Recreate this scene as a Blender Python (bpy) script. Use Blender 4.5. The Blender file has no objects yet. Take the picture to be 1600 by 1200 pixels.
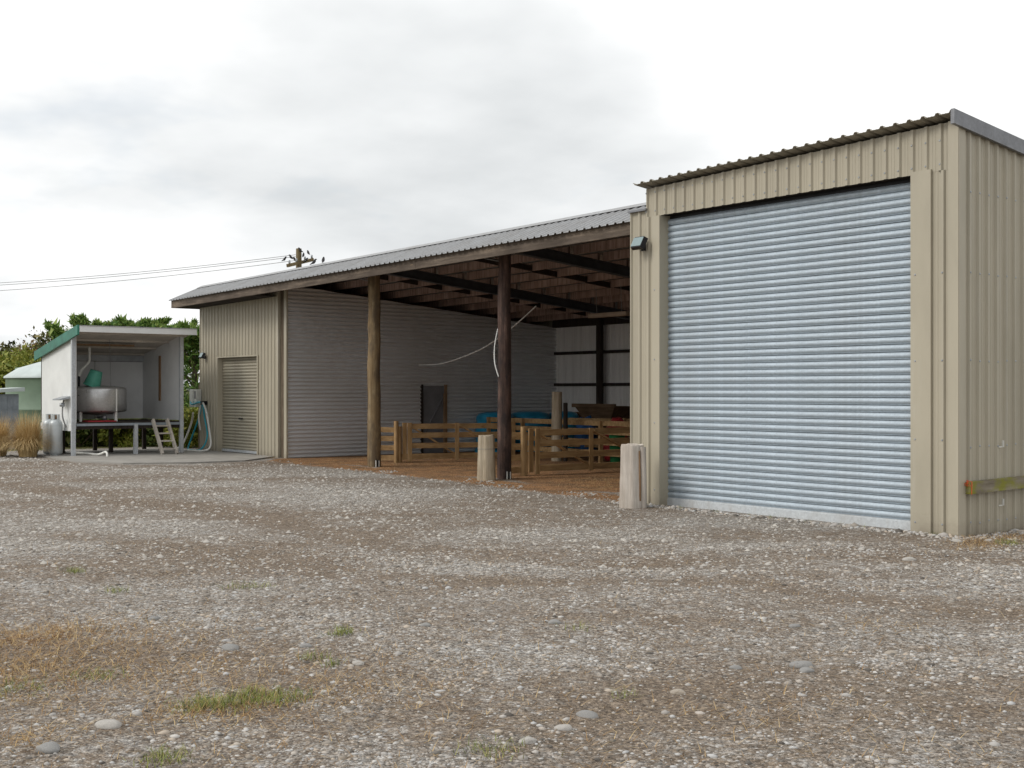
import bpy, math, random
import numpy as np
from mathutils import Vector
rnd = random.Random(7); rng = np.random.default_rng(7)
sc = bpy.context.scene
# ------------------------------------------------------------------ camera
YAW = math.asin(.7941)
cam = bpy.data.objects.new('camera', bpy.data.cameras.new('camera')); sc.collection.objects.link(cam)
cam.location = (0, 0, 1.6); cam.rotation_euler = (math.pi/2, 0, YAW)
cam.data.sensor_width = 36; cam.data.lens = 1952/1600*36; cam.data.shift_y = .00625
cam.data.clip_start = .05; cam.data.clip_end = 5000; sc.camera = cam
# ------------------------------------------------------------------ world, sun, exposure
SUN_EL, SUN_AZ = math.radians(38), math.radians(248)          # azimuth: direction towards the sun, counter-clockwise from +X
sdir = Vector((math.cos(SUN_AZ)*math.cos(SUN_EL), math.sin(SUN_AZ)*math.cos(SUN_EL), math.sin(SUN_EL)))
w = bpy.data.worlds.new('World'); sc.world = w; w.use_nodes = True
nt = w.node_tree; nt.nodes.clear()
def wn(t): return nt.nodes.new(t)
out = wn('ShaderNodeOutputWorld'); bg = wn('ShaderNodeBackground'); bg.inputs[1].default_value = .1
sky = wn('ShaderNodeTexSky'); sky.sky_type = 'NISHITA'; sky.sun_disc = False; sky.sun_elevation = SUN_EL
sky.sun_rotation = math.atan2(sdir.x, sdir.y)
tc = wn('ShaderNodeTexCoord'); sp = wn('ShaderNodeSeparateXYZ'); nt.links.new(tc.outputs['Generated'], sp.inputs[0])
def wm(op, a, b=None):
    m = wn('ShaderNodeMath'); m.operation = op
    for i, v in enumerate((a, b)):
        if v is None: continue
        if isinstance(v, (int, float)): m.inputs[i].default_value = v
        else: nt.links.new(v, m.inputs[i])
    return m.outputs[0]
den = wm('ADD', wm('MAXIMUM', sp.outputs[2], 0.0), .22)
cb = wn('ShaderNodeCombineXYZ')
nt.links.new(wm('DIVIDE', sp.outputs[0], den), cb.inputs[0]); nt.links.new(wm('DIVIDE', sp.outputs[1], den), cb.inputs[1])
def wnoise(scale, off, detail=5, rough=.5):
    mp = wn('ShaderNodeMapping'); mp.inputs['Location'].default_value = off; nt.links.new(cb.outputs[0], mp.inputs[0])
    n = wn('ShaderNodeTexNoise'); n.inputs['Scale'].default_value = scale; n.inputs['Detail'].default_value = detail
    n.inputs['Roughness'].default_value = rough; nt.links.new(mp.outputs[0], n.inputs['Vector']); return n.outputs[0]
def wramp(fac, stops):
    r = wn('ShaderNodeValToRGB'); e = r.color_ramp.elements
    while len(e) < len(stops): e.new(.5)
    for x, (p, c) in zip(e, stops): x.position = p; x.color = (*c, 1)
    nt.links.new(fac, r.inputs[0]); return r.outputs[0]
cloud = wramp(wnoise(.85, (2.0, 5.12, 0), 6, .5), [(.34, (6.1, 6.3, 6.4)), (.47, (7.8, 7.95, 8.0)), (.56, (9.4, 9.4, 9.4))])
cover = wramp(wnoise(1.3, (8.3, 4.4, 2), 5, .55), [(.30, (.72,)*3), (.42, (1, 1, 1))])
mx = wn('ShaderNodeMix'); mx.data_type = 'RGBA'
nt.links.new(cover, mx.inputs['Factor']); nt.links.new(sky.outputs[0], mx.inputs['A']); nt.links.new(cloud, mx.inputs['B'])
nt.links.new(mx.outputs['Result'], bg.inputs[0]); nt.links.new(bg.outputs[0], out.inputs[0])
sun = bpy.data.objects.new('sun', bpy.data.lights.new('sun', 'SUN')); sc.collection.objects.link(sun)
sun.data.energy = 1.5; sun.data.angle = math.radians(22); sun.data.color = (1, .96, .9)
sun.rotation_euler = sdir.to_track_quat('Z', 'Y').to_euler()
sc.view_settings.view_transform = 'Standard'; sc.view_settings.look = 'None'; sc.view_settings.exposure = 0.27; sc.view_settings.gamma = 1
# ------------------------------------------------------------------ materials
MATS = {}
class NT:
    def __init__(s, name, rough=.7, metal=0., spec=.3):
        m = bpy.data.materials.new(name); m.use_nodes = True; s.m = m; s.t = m.node_tree; s.b = s.t.nodes['Principled BSDF']
        s.b.inputs['Roughness'].default_value = rough; s.b.inputs['Metallic'].default_value = metal
        s.b.inputs['Specular IOR Level'].default_value = spec; MATS[name] = m
        s.co = s.n('ShaderNodeTexCoord').outputs['Object']
    def n(s, t): return s.t.nodes.new(t)
    def l(s, a, b): s.t.links.new(a, b)
    def mp(s, scale, off=(0, 0, 0), v=None):
        k = s.n('ShaderNodeMapping'); k.inputs['Scale'].default_value = scale if isinstance(scale, tuple) else (scale,)*3
        k.inputs['Location'].default_value = off; s.l(v or s.co, k.inputs[0]); return k.outputs[0]
    def noise(s, scale, detail=4, rough=.55, off=(0, 0, 0), v=None):
        k = s.n('ShaderNodeTexNoise'); k.inputs['Scale'].default_value = 1; k.inputs['Detail'].default_value = detail
        k.inputs['Roughness'].default_value = rough; s.l(s.mp(scale, off, v), k.inputs['Vector']); return k.outputs[0]
    def vor(s, scale, out='Distance', off=(0, 0, 0), v=None):
        k = s.n('ShaderNodeTexVoronoi'); k.inputs['Scale'].default_value = 1; s.l(s.mp(scale, off, v), k.inputs['Vector']); return k.outputs[out]
    def ramp(s, fac, stops):
        r = s.n('ShaderNodeValToRGB'); e = r.color_ramp.elements
        while len(e) < len(stops): e.new(.5)
        for x, (p, c) in zip(e, stops):
            x.position = p; x.color = (*(c if isinstance(c, tuple) else (c,)*3), 1)
        s.l(fac, r.inputs[0]); return r.outputs[0]
    def mix(s, f, a, b, mode='MIX'):
        k = s.n('ShaderNodeMix'); k.data_type = 'RGBA'; k.blend_type = mode
        for key, v in (('Factor', f), ('A', a), ('B', b)):
            if isinstance(v, (int, float)): k.inputs[key].default_value = v if key == 'Factor' else (v, v, v, 1)
            elif isinstance(v, tuple): k.inputs[key].default_value = (*v, 1)
            else: s.l(v, k.inputs[key])
        return k.outputs['Result']
    def attr(s, name):
        k = s.n('ShaderNodeAttribute'); k.attribute_name = name; return k
    def math(s, op, a, b=0.):
        k = s.n('ShaderNodeMath'); k.operation = op
        for i, v in enumerate((a, b)):
            if isinstance(v, (int, float)): k.inputs[i].default_value = v
            else: s.l(v, k.inputs[i])
        return k.outputs[0]
    def color(s, c):
        if isinstance(c, tuple): s.b.inputs['Base Color'].default_value = (*c, 1)
        else: s.l(c, s.b.inputs['Base Color'])
        return s
    def rough(s, v): s.l(v, s.b.inputs['Roughness']); return s
    def bump(s, h, strength=.3, dist=.01):
        k = s.n('ShaderNodeBump'); k.inputs['Strength'].default_value = strength; k.inputs['Distance'].default_value = dist
        s.l(h, k.inputs['Height']); s.l(k.outputs[0], s.b.inputs['Normal']); return s
def simple(name, c, rough=.7, metal=0., var=.25, scale=4, bump=0., spec=.3):
    k = NT(name, rough, metal, spec)
    d = tuple(x*(1-var) for x in c); e = tuple(min(1, x*(1+var)) for x in c)
    k.color(k.ramp(k.noise(scale, 6, .62), [(.28, d), (.5, c), (.74, e)]))
    if bump: k.bump(k.noise(scale*8, 5, .6), bump, .01)
    return k
def tanmat(name, c):
    k = NT(name, .42, 0, .4)
    a = k.ramp(k.noise((1.2, 1.2, .35), 6, .65), [(.3, tuple(x*.86 for x in c)), (.55, c), (.8, tuple(x*1.06 for x in c))])
    st = k.ramp(k.noise((9, 9, .5), 5, .7, (4, 2, 0)), [(.60, 0.), (.80, .35)])
    a = k.mix(st, a, (.30, .27, .21))
    a = k.mix(k.ramp(k.noise((60, 60, 60), 3, .6), [(.66, 0.), (.8, .25)]), a, (.5, .48, .42))
    zc = k.n('ShaderNodeSeparateXYZ'); k.l(k.co, zc.inputs[0])
    mud = k.math('ADD', k.math('MULTIPLY', zc.outputs[2], -2.6), k.math('MULTIPLY', k.noise((4, 4, 6), 6, .7, (3, 8, 1)), 1.25))
    a = k.mix(k.ramp(mud, [(.12, 0.), (.75, .55)]), a, (.20, .165, .125))
    chalk = k.math('MULTIPLY', k.ramp(k.noise((2.3, 2.3, .22), 5, .6, (9, 3, 0)), [(.58, 0.), (.72, 1.)]), k.ramp(k.noise((16, 16, 1.2), 5, .7, (1, 3, 0)), [(.45, 0.), (.7, .42)]))
    a = k.mix(chalk, a, (.60, .59, .55))
    k.color(a); k.bump(k.noise((1.6, 1.6, .8), 3, .5), .10, .05); return k
tanmat('tan', (.405, .368, .285)); tanmat('tan_door', (.41, .385, .30))
def galv(name, c, rough=.38, metal=.55, dirt=(.2, .17, .14), damt=.3):
    k = NT(name, rough, metal, .5)
    sp_ = k.vor((38, 38, 38), 'Color'); bwn = k.n('ShaderNodeRGBToBW'); k.l(sp_, bwn.inputs[0])
    a = k.ramp(bwn.outputs[0], [(.1, tuple(x*.9 for x in c)), (.9, tuple(min(1, x*1.1) for x in c))])
    a = k.mix(k.ramp(k.noise((1.5, 1.5, 1.5), 6, .65), [(.45, 0.), (.75, damt)]), a, dirt)
    a = k.mix(k.ramp(k.noise((45, 45, 30), 3, .7), [(.68, 0.), (.78, .5)]), a, (.85, .87, .9))
    a = k.mix(k.ramp(k.noise((6, 6, .5), 6, .7, (7, 1, 2)), [(.55, 0.), (.8, damt*1.2)]), a, dirt)
    k.color(a); k.rough(k.ramp(k.noise((5, 5, 5), 5, .6), [(.3, rough-.08), (.7, rough+.14)])); return k
galv('galv_door', (.37, .43, .48), .5, .25, (.30, .33, .35), .4)
k = NT('galv_wall', .42, .2, .5)
k.color(k.ramp(k.noise((.5, .35, .5), 4, .5), [(.3, (.56, .555, .55)), (.7, (.68, .685, .70))]))
simple('shed_roof', (.30, .275, .22), .5, .1, .15, 3)
galv('galv_roof', (.34, .345, .35), .5, .3, (.22, .2, .18), .45)
galv('flashing', (.20, .205, .22), .45, .5, (.2, .2, .2), .3)
galv('steel_post', (.50, .53, .56), .5, .4, (.3, .28, .25), .4)
galv('vat_foil', (.50, .50, .50), .33, .7, (.3, .28, .26), .3)
simple('steel_beam', (.055, .060, .07), .55, .2, .3, 3)
simple('white_paint', (.70, .71, .70), .6, 0, .08, 2, .05)
simple('panel_pale', (.62, .63, .63), .55, 0, .1, 1.5)
simple('ceiling_pale', (.50, .46, .41), .7, 0, .2, 2.5)
simple('green_paint', (.035, .16, .115), .45, 0, .3, 4)
simple('tank_green', (.19, .26, .19), .5, 0, .18, 1.2)
simple('tank_lid', (.50, .56, .55), .5, 0, .12, 2)
simple('bucket_green', (.07, .28, .21), .45, 0, .15, 6)
simple('concrete', (.30, .285, .26), .85, 0, .22, 2.2, .25)
simple('black_steel', (.025, .025, .028), .4, .3, .3, 6)
simple('grey_steel', (.36, .38, .40), .4, .5, .2, 6)
simple('gas_grey', (.46, .49, .50), .38, .25, .12, 4)
simple('glass_grey', (.20, .27, .28), .12, 0, .1, 3, 0, .6)
simple('plastic_white', (.68, .68, .64), .45, 0, .12, 5)
simple('hose_white', (.68, .68, .64), .5, 0, .1, 8)
simple('hose_teal', (.03, .33, .42), .45, 0, .2, 8)
simple('blue_plastic', (.02, .25, .42), .35, 0, .35, 3)
simple('red_plastic', (.35, .03, .035), .45, 0, .3, 5)
simple('green_plastic', (.03, .24, .09), .45, 0, .2, 5)
simple('yellow_sack', (.45, .36, .10), .8, 0, .25, 6)
simple('blue_sack', (.03, .13, .35), .7, 0, .3, 6)
simple('wire_grey', (.22, .22, .22), .5, .3, .2, 8)
simple('cable_white', (.62, .62, .60), .5, 0, .1, 8)
simple('twine_orange', (.75, .13, .05), .7, 0, .2, 8)
simple('bird_dark', (.03, .028, .03), .7, 0, .3, 20)
simple('grey_timber', (.24, .27, .30), .8, 0, .25, 5, .2)
def wood(name, a, b, c, sc3=(14, 14, 1.2), rough=.82, spots=None, mott=None):
    k = NT(name, rough, 0, .2)
    g = k.noise(sc3, 7, .68)
    col = k.ramp(g, [(.28, a), (.5, b), (.72, c)])
    col = k.mix(k.ramp(k.noise(1.7, 4, .6, (5, 1, 2)), [(.4, 0.), (.7, .55)]), col, a)
    if spots: col = k.mix(k.ramp(k.noise(tuple(x*2.2 for x in sc3), 4, .75, (1, 7, 3)), [(.66, 0.), (.76, .7)]), col, spots)
    if mott: col = k.mix(k.ramp(k.noise((5, 5, 2.2), 6, .7, (6, 2, 9)), [(.46, 0.), (.62, .8)]), col, mott)
    k.color(col); k.bump(g, .8, .015); return k
wood('pole_olive', (.075, .05, .026), (.20, .155, .085), (.32, .27, .165), (18, 18, .9), spots=(.07, .05, .035))
wood('pole_weathered', (.075, .05, .026), (.215, .15, .08), (.34, .27, .17), (16, 16, .7), spots=(.06, .04, .028), mott=(.10, .075, .05))
wood('pole_dark', (.028, .02, .017), (.085, .052, .042), (.20, .13, .105), (14, 14, .8), spots=(.42, .37, .33), mott=(.025, .02, .02))
wood('log_pale', (.20, .155, .105), (.40, .34, .25), (.56, .49, .39), (16, 16, 1.0), spots=(.10, .075, .05))
wood('log_grey', (.28, .235, .19), (.50, .45, .395), (.64, .59, .53), (16, 16, .8), spots=(.16, .11, .07))
wood('gate_wood_y', (.20, .12, .055), (.40, .26, .125), (.56, .40, .22), (14, 1.2, 14), spots=(.10, .06, .03))
wood('gate_wood_z', (.20, .12, .055), (.40, .26, .125), (.58, .42, .24), (14, 14, 1.2), spots=(.10, .06, .03))
wood('fascia_wood', (.055, .042, .033), (.12, .095, .075), (.24, .19, .145), (1.0, 14, 14), spots=(.5, .36, .22))
wood('purlin', (.13, .088, .074), (.34, .24, .205), (.55, .43, .385), (22, 22, .9), .85)
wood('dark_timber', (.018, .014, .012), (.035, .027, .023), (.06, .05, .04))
wood('brown_board', (.14, .085, .045), (.24, .15, .085), (.32, .22, .14))
wood('feeder_wood', (.06, .035, .02), (.11, .07, .04), (.16, .11, .07), (2, 12, 12))
wood('ladder_wood', (.33, .29, .25), (.48, .44, .39), (.6, .56, .5))
wood('bark', (.06, .045, .03), (.13, .10, .07), (.22, .18, .13))
wood('batten', (.20, .15, .11), (.32, .25, .19), (.42, .34, .27), (1.5, 14, 14))
k = NT('mossy_rail', .9, 0, .2)
col = k.ramp(k.noise((12, 1.2, 12), 6, .65), [(.3, (.12, .10, .07)), (.55, (.23, .20, .15)), (.75, (.33, .30, .24))])
k.color(k.mix(k.ramp(k.noise((3, 3, 5), 5, .6, (2, 2, 2)), [(.42, 0.), (.6, .85)]), col, (.22, .22, .025))); k.bump(k.noise((30, 4, 30), 4), .4, .01)
k = NT('pale_sheet', .6, 0, .3)
k.color(k.ramp(k.noise((7, 7, .35), 6, .7), [(.25, (.55, .54, .52)), (.5, (.70, .69, .67)), (.75, (.78, .77, .74))]))
def leafmat(name, stops, rough=.6):
    k = NT(name, rough, 0, .25); g = k.n('ShaderNodeNewGeometry')
    k.color(k.ramp(g.outputs['Random Per Island'], stops))
    k.b.inputs['Subsurface Weight'].default_value = 0
    return k
leafmat('leaf_hedge', [(0, (.03, .08, .018)), (.4, (.08, .17, .03)), (.8, (.16, .25, .05)), (1, (.27, .33, .09))])
leafmat('leaf_spray', [(0, (.10, .19, .035)), (.5, (.19, .29, .06)), (1, (.33, .40, .12))])
leafmat('leaf_yellow', [(0, (.10, .13, .015)), (.5, (.20, .23, .03)), (1, (.30, .28, .06))])
leafmat('leaf_olive', [(0, (.045, .06, .015)), (.5, (.10, .115, .03)), (1, (.19, .16, .06))])
leafmat('leaf_brown', [(0, (.11, .06, .025)), (.5, (.19, .12, .05)), (1, (.27, .20, .09))])
leafmat('leaf_shrub', [(0, (.03, .06, .012)), (.5, (.09, .13, .025)), (1, (.22, .23, .07))])
leafmat('tussock', [(0, (.30, .19, .075)), (.5, (.52, .37, .17)), (1, (.68, .53, .29))], .7)
leafmat('straw', [(0, (.15, .085, .035)), (.5, (.35, .21, .085)), (1, (.56, .42, .21))], .8)
leafmat('grass_green', [(0, (.09, .12, .02)), (.5, (.17, .21, .04)), (1, (.33, .31, .10))], .7)
leafmat('stones', [(0, (.09, .08, .07)), (.12, (.17, .155, .135)), (.25, (.27, .235, .195)), (.5, (.39, .375, .355)), (.68, (.45, .375, .295)), (.8, (.44, .44, .435)), (.94, (.47, .455, .43)), (1, (.55, .53, .50))], .8)
leafmat('stones_far', [(0, (.19, .165, .135)), (.4, (.32, .29, .255)), (.8, (.41, .385, .35)), (1, (.50, .47, .42))], .85)
# ground
k = NT('ground', .95, 0, .15)
g1 = k.vor(95, 'Color'); bw = k.n('ShaderNodeRGBToBW'); k.l(g1, bw.inputs[0])
grav = k.ramp(bw.outputs[0], [(.1, (.17, .145, .115)), (.35, (.30, .275, .24)), (.6, (.41, .39, .365)), (.8, (.48, .425, .35)), (.97, (.62, .60, .57))])
grav = k.mix(k.ramp(k.vor(95), [(.3, 0.), (.7, .85)]), grav, (.12, .095, .072))
g2 = k.vor(42, 'Color', (3, 1, 0)); bw2 = k.n('ShaderNodeRGBToBW'); k.l(g2, bw2.inputs[0])
grav2 = k.ramp(bw2.outputs[0], [(.1, (.21, .195, .175)), (.4, (.33, .32, .305)), (.7, (.45, .43, .40)), (1, (.60, .59, .56))])
grav = k.mix(k.ramp(k.noise(16, 4, .6), [(.46, 0.), (.56, 1.)]), grav, grav2)
dirt = k.ramp(k.noise(26, 7, .7), [(.25, (.075, .054, .038)), (.5, (.175, .134, .098)), (.75, (.34, .275, .205))])
da = k.attr('dirt').outputs['Fac']
df = k.math('ADD', k.math('ADD', da, k.math('MULTIPLY', k.math('SUBTRACT', k.noise(3.5, 9, .78), .5), 2.4)), k.math('MULTIPLY', k.math('SUBTRACT', k.noise(32, 4, .7, (3, 3, 3)), .5), 1.5))
base = k.mix(k.ramp(df, [(.15, 0.), (.85, .90)]), grav, dirt)
chips = k.ramp(k.noise(40, 5, .7), [(.25, (.13, .062, .03)), (.5, (.32, .17, .08)), (.75, (.52, .33, .17))])
chips = k.mix(k.ramp(k.noise(1.8, 7, .7, (4, 4, 1)), [(.42, 0.), (.62, .75)]), chips, k.ramp(k.noise(55, 4, .7), [(.3, (.07, .045, .03)), (.7, (.20, .14, .09))]))
ba = k.math('ADD', k.attr('chips').outputs['Fac'], k.math('MULTIPLY', k.math('SUBTRACT', k.noise(7, 6, .7), .5), .9))
base = k.mix(k.ramp(ba, [(.42, 0.), (.62, 1.)]), base, chips)
va = k.math('ADD', k.attr('turf').outputs['Fac'], k.math('MULTIPLY', k.math('SUBTRACT', k.noise(3, 6, .7), .5), .8))
base = k.mix(k.ramp(va, [(.4, 0.), (.65, 1.)]), base, k.ramp(k.noise(20, 5, .7), [(.3, (.06, .075, .02)), (.7, (.17, .15, .06))]))
g3 = k.vor(70, 'Color', (7, 2, 1)); bw3 = k.n('ShaderNodeRGBToBW'); k.l(g3, bw3.inputs[0])
tone = k.mix(1., k.ramp(bw3.outputs[0], [(.15, .60), (.5, 1.1), (.85, 1.55)]), k.ramp(k.noise(11, 6, .75, (2, 9, 4)), [(.3, .78), (.7, 1.2)]), 'MULTIPLY')
base = k.mix(1., base, tone, 'MULTIPLY')
k.color(base)
hh = k.math('ADD', k.math('MULTIPLY', k.vor(95), -.5), k.math('ADD', k.math('MULTIPLY', k.vor(42, 'Distance', (3, 1, 0)), -.8), k.noise(30, 6, .7)))
k.bump(hh, .9, .02)
M = MATS
# ------------------------------------------------------------------ mesh helpers
C = sc.collection
class MB:
    def __init__(s): s.v = []; s.f = []; s.sm = []
    def add(s, vs, fs, smooth=False):
        o = len(s.v); s.v += [tuple(p) for p in vs]; s.f += [tuple(i+o for i in q) for q in fs]; s.sm += [smooth]*len(fs); return s
    def hexa(s, p):      # 8 points: bottom 4 ccw, top 4 ccw
        return s.add(p, [(3, 2, 1, 0), (4, 5, 6, 7), (0, 1, 5, 4), (1, 2, 6, 5), (2, 3, 7, 6), (3, 0, 4, 7)])
    def box(s, x0, x1, y0, y1, z0, z1):
        return s.hexa([(x0, y0, z0), (x1, y0, z0), (x1, y1, z0), (x0, y1, z0), (x0, y0, z1), (x1, y0, z1), (x1, y1, z1), (x0, y1, z1)])
    def beam(s, a, b, wd, hg, up=(0, 0, 1)):
        a = Vector(a); b = Vector(b); d = (b-a).normalized(); r = d.cross(Vector(up)).normalized()*wd/2; u = r.cross(d).normalized()*hg/2
        return s.hexa([a-r-u, b-r-u, b+r-u, a+r-u, a-r+u, b-r+u, b+r+u, a+r+u])
    def tube(s, pts, rad, n=8, cap=True, jit=0.):
        pts = [Vector(p) for p in pts]; m = len(pts); rad = rad if isinstance(rad, (list, tuple)) else [rad]*m
        vs = []; prev = None
        for i, p in enumerate(pts):
            d = (pts[min(i+1, m-1)]-pts[max(i-1, 0)]).normalized()
            if prev is None: r = d.cross(Vector((0, 0, 1)) if abs(d.z) < .9 else Vector((0, 1, 0))).normalized()
            else: r = (prev-d*prev.dot(d)).normalized()
            prev = r; u = d.cross(r)
            for j in range(n):
                a = 2*math.pi*j/n; q = rad[i]*(1+(rnd.uniform(-jit, jit) if jit else 0)); vs.append(p+r*math.cos(a)*q+u*math.sin(a)*q)
        fs = [(i*n+j, i*n+(j+1) % n, (i+1)*n+(j+1) % n, (i+1)*n+j) for i in range(m-1) for j in range(n)]
        s.add(vs, fs, True)
        if cap: s.add([vs[j] for j in range(n)], [tuple(range(n))[::-1]]); s.add([vs[(m-1)*n+j] for j in range(n)], [tuple(range(n))])
        return s
    def lathe(s, c, prof, n=24, smooth=True):
        vs = [(c[0]+r*math.cos(2*math.pi*j/n), c[1]+r*math.sin(2*math.pi*j/n), c[2]+z) for r, z in prof for j in range(n)]
        fs = [(i*n+j, i*n+(j+1) % n, (i+1)*n+(j+1) % n, (i+1)*n+j) for i in range(len(prof)-1) for j in range(n)]
        return s.add(vs, fs, smooth)
    def sheet(s, o, sd, ld, nd, samples, l0, l1):
        o, sd, ld, nd = map(Vector, (o, sd, ld, nd)); vs = []
        for q, h in samples:
            b = o+sd*q+nd*h; vs += [b+ld*(l0(q) if callable(l0) else l0), b+ld*(l1(q) if callable(l1) else l1)]
        return s.add(vs, [(2*i, 2*i+2, 2*i+3, 2*i+1) for i in range(len(samples)-1)])
    def mesh(s, name, off=(0, 0, 0)):
        me = bpy.data.meshes.new(name); me.from_pydata([(a-off[0], b-off[1], c-off[2]) for a, b, c in s.v], [], s.f)
        if any(s.sm): me.polygons.foreach_set('use_smooth', s.sm)
        me.update(); return me
def wloc(o):
    v = Vector((0, 0, 0))
    while o is not None: v += o.location; o = o.parent
    return v
def link(name, me, parent=None, loc=(0, 0, 0)):
    o = bpy.data.objects.new(name, me); C.objects.link(o); o.location = loc
    if parent: o.parent = parent
    return o
def obj(name, mb, mat, parent=None, base=None):
    """one mesh object from world coordinates; base = origin of a top-level mesh"""
    off = wloc(parent) if parent else Vector(base or (0, 0, 0))
    me = mb.mesh(name, off); me.materials.append(M[mat])
    return link(name, me, parent, (0, 0, 0) if parent else off)
def thing(name, loc, label, cat, group=None):
    o = bpy.data.objects.new(name, None); C.objects.link(o); o.location = loc; o.empty_display_size = .2; return tag(o, label, cat, group)
def tag(o, label, cat, group=None):
    o['label'] = label; o['category'] = cat
    if group: o['group'] = group
    return o
def struct(o): o['kind'] = 'structure'; return o
def stuff(o): o['kind'] = 'stuff'; return o
def npmesh(name, V, F, mat, parent=None):
    me = bpy.data.meshes.new(name); V = np.asarray(V, np.float32); F = np.asarray(F, np.int32); n = F.shape[1]
    me.vertices.add(len(V)); me.vertices.foreach_set('co', V.ravel()); me.loops.add(F.size); me.loops.foreach_set('vertex_index', F.ravel())
    me.polygons.add(len(F)); me.polygons.foreach_set('loop_start', np.arange(0, F.size, n, dtype=np.int32))
    me.polygons.foreach_set('loop_total', np.full(len(F), n, np.int32)); me.update(calc_edges=True); me.materials.append(M[mat])
    return me
P = .18                                          # rib pitch of the tan cladding and the barn roof
def trap(n, ph=0, h=.026):
    r = []
    for i in range(n):
        a = i*P; r += [(a, h), (a+.016, h), (a+.032, 0), (a+.066, 0), (a+.073, .004), (a+.080, 0), (a+.104, 0), (a+.111, .004), (a+.118, 0), (a+P-.032, 0), (a+P-.016, h)]
    r.append((n*P, h)); return r
def clip(samples, s0, s1):
    out = []
    for (a, h), (b, g) in zip(samples, samples[1:]):
        if b <= s0 or a >= s1: continue
        x0, x1 = max(a, s0), min(b, s1); f = lambda x: h+(g-h)*(x-a)/(b-a) if b > a else h
        if not out: out.append((x0, f(x0)))
        out.append((x1, f(x1)))
    return out
def cladding(parent, o, sd, nd, width, z0, z1, mat='tan', per=5, name='cladding_sheet'):
    """vertical ribbed sheets side by side, each an object; o = start at z 0"""
    n = math.ceil(width/(P*per)); sd = Vector(sd); nd = Vector(nd)
    for i in range(n):
        s0 = i*P*per; s1 = min(width, s0+P*per)
        sm = clip(trap(per), 0, s1-s0); lift = .0015*(i % 2)
        zz0 = (lambda q, s0=s0: z0(q+s0)) if callable(z0) else z0; zz1 = (lambda q, s0=s0: z1(q+s0)) if callable(z1) else z1
        mb = MB(); mb.sheet(Vector(o)+sd*s0+nd*lift, sd, (0, 0, 1), nd, sm, zz0, zz1); obj(name, mb, mat, parent)
def hsh(ix, iy, s): 
    x = np.sin(ix*127.1+iy*311.7+s*74.7)*43758.5453; return x-np.floor(x)
def vnoise(x, y, s=0):
    ix, iy = np.floor(x), np.floor(y); fx, fy = x-ix, y-iy; fx = fx*fx*(3-2*fx); fy = fy*fy*(3-2*fy)
    return (hsh(ix, iy, s)*(1-fx)+hsh(ix+1, iy, s)*fx)*(1-fy)+(hsh(ix, iy+1, s)*(1-fx)+hsh(ix+1, iy+1, s)*fx)*fy
def fbm(x, y, o=4, s=0):
    r = 0; a = .5
    for i in range(o): r = r+a*vnoise(x*2**i, y*2**i, s+i); a *= .5
    return r/(1-.5**o)
UX, UY, VX, VY = .6077, .7941, -.7941, .6077      # camera right and forward on the ground
def to_cam(x, y): return x*UX+y*UY, x*VX+y*VY
def at_px(px, depth): X = (px-800)/1952*depth; return X*UX+depth*VX, X*UY+depth*VY
def ptd(px, py, depth): a, b = at_px(px, depth); return (a, b, 1.6+(610-py)/1952*depth)
def pix(px, py, z=0.):                             # ground point seen at a photo pixel
    X = (px-800)/1952; t = (1.6-z)/((py-610)/1952); return X*t*UX+t*VX, X*t*UY+t*VY
# ------------------------------------------------------------------ ground
def seg_dist(x, y, pts):
    d = np.full(np.shape(x), 1e9)
    for (ax, ay), (bx, by) in zip(pts, pts[1:]):
        L = (bx-ax)**2+(by-ay)**2; t = np.clip(((x-ax)*(bx-ax)+(y-ay)*(by-ay))/L, 0, 1)
        d = np.minimum(d, np.hypot(x-ax-t*(bx-ax), y-ay-t*(by-ay)))
    return d
ss = lambda a, b, x: np.clip((x-a)/(b-a), 0, 1)**2*(3-2*np.clip((x-a)/(b-a), 0, 1))
TRACKS = [([pix(*p) for p in q], wd) for q, wd in (([(1700, 880), (1250, 862), (900, 880), (600, 845), (300, 790), (0, 755)], .45), ([(1600, 960), (1150, 905), (800, 905), (450, 880), (100, 830)], .4), ([(1500, 1020), (1350, 1010), (1000, 1080), (900, 1190)], .28))]
def hgt(x, y):
    flat = ss(12.2, 10.2, y)*ss(-29, -25, x)
    h = (fbm(x*.35, y*.35, 3, 5)-.5)*.10+(fbm(x*1.6, y*1.6, 3, 9)-.5)*.045
    for pts, wd in TRACKS: h = h-.02*np.exp(-(seg_dist(x, y, pts)/wd)**2)
    return h*flat+.012*(fbm(x*2, y*2, 2, 3)-.5)
def dirtval(x, y):
    X, Z = to_cam(x, y)
    d = fbm(X*.40+3, Z*.8, 5, 1)*1.5-.28
    for pts, wd in TRACKS: d = d+.40*np.exp(-(seg_dist(x, y, pts)/wd)**2)*(.5+fbm(x*.8, y*.8, 2, 4))
    d = d+.20*ss(9.5, 6, Z)*(fbm(x*.7, y*.7, 3, 12)-.25)
    return d
def axis(fine0, fine1, st, lo, hi):
    a = list(np.arange(fine0, fine1, st)); s = st; x = fine0
    while x > lo: s *= 1.5; x -= s; a.insert(0, x)
    s = st; x = a[-1]
    while x < hi: s *= 1.5; x += s; a.append(x)
    return np.array(a)
xs = axis(-35, -1, .13, -2500, 2500); ys = axis(-.5, 23, .13, -2500, 2500)
gx, gy = np.meshgrid(xs, ys, indexing='ij'); near = (np.abs(gx+18) < 25) & (np.abs(gy-10) < 16)
gz = np.where(near, hgt(gx, gy), 0.); nx, ny = gx.shape
idx = np.arange(nx*ny).reshape(nx, ny)
F = np.stack([idx[:-1, :-1], idx[1:, :-1], idx[1:, 1:], idx[:-1, 1:]], -1).reshape(-1, 4)
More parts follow.
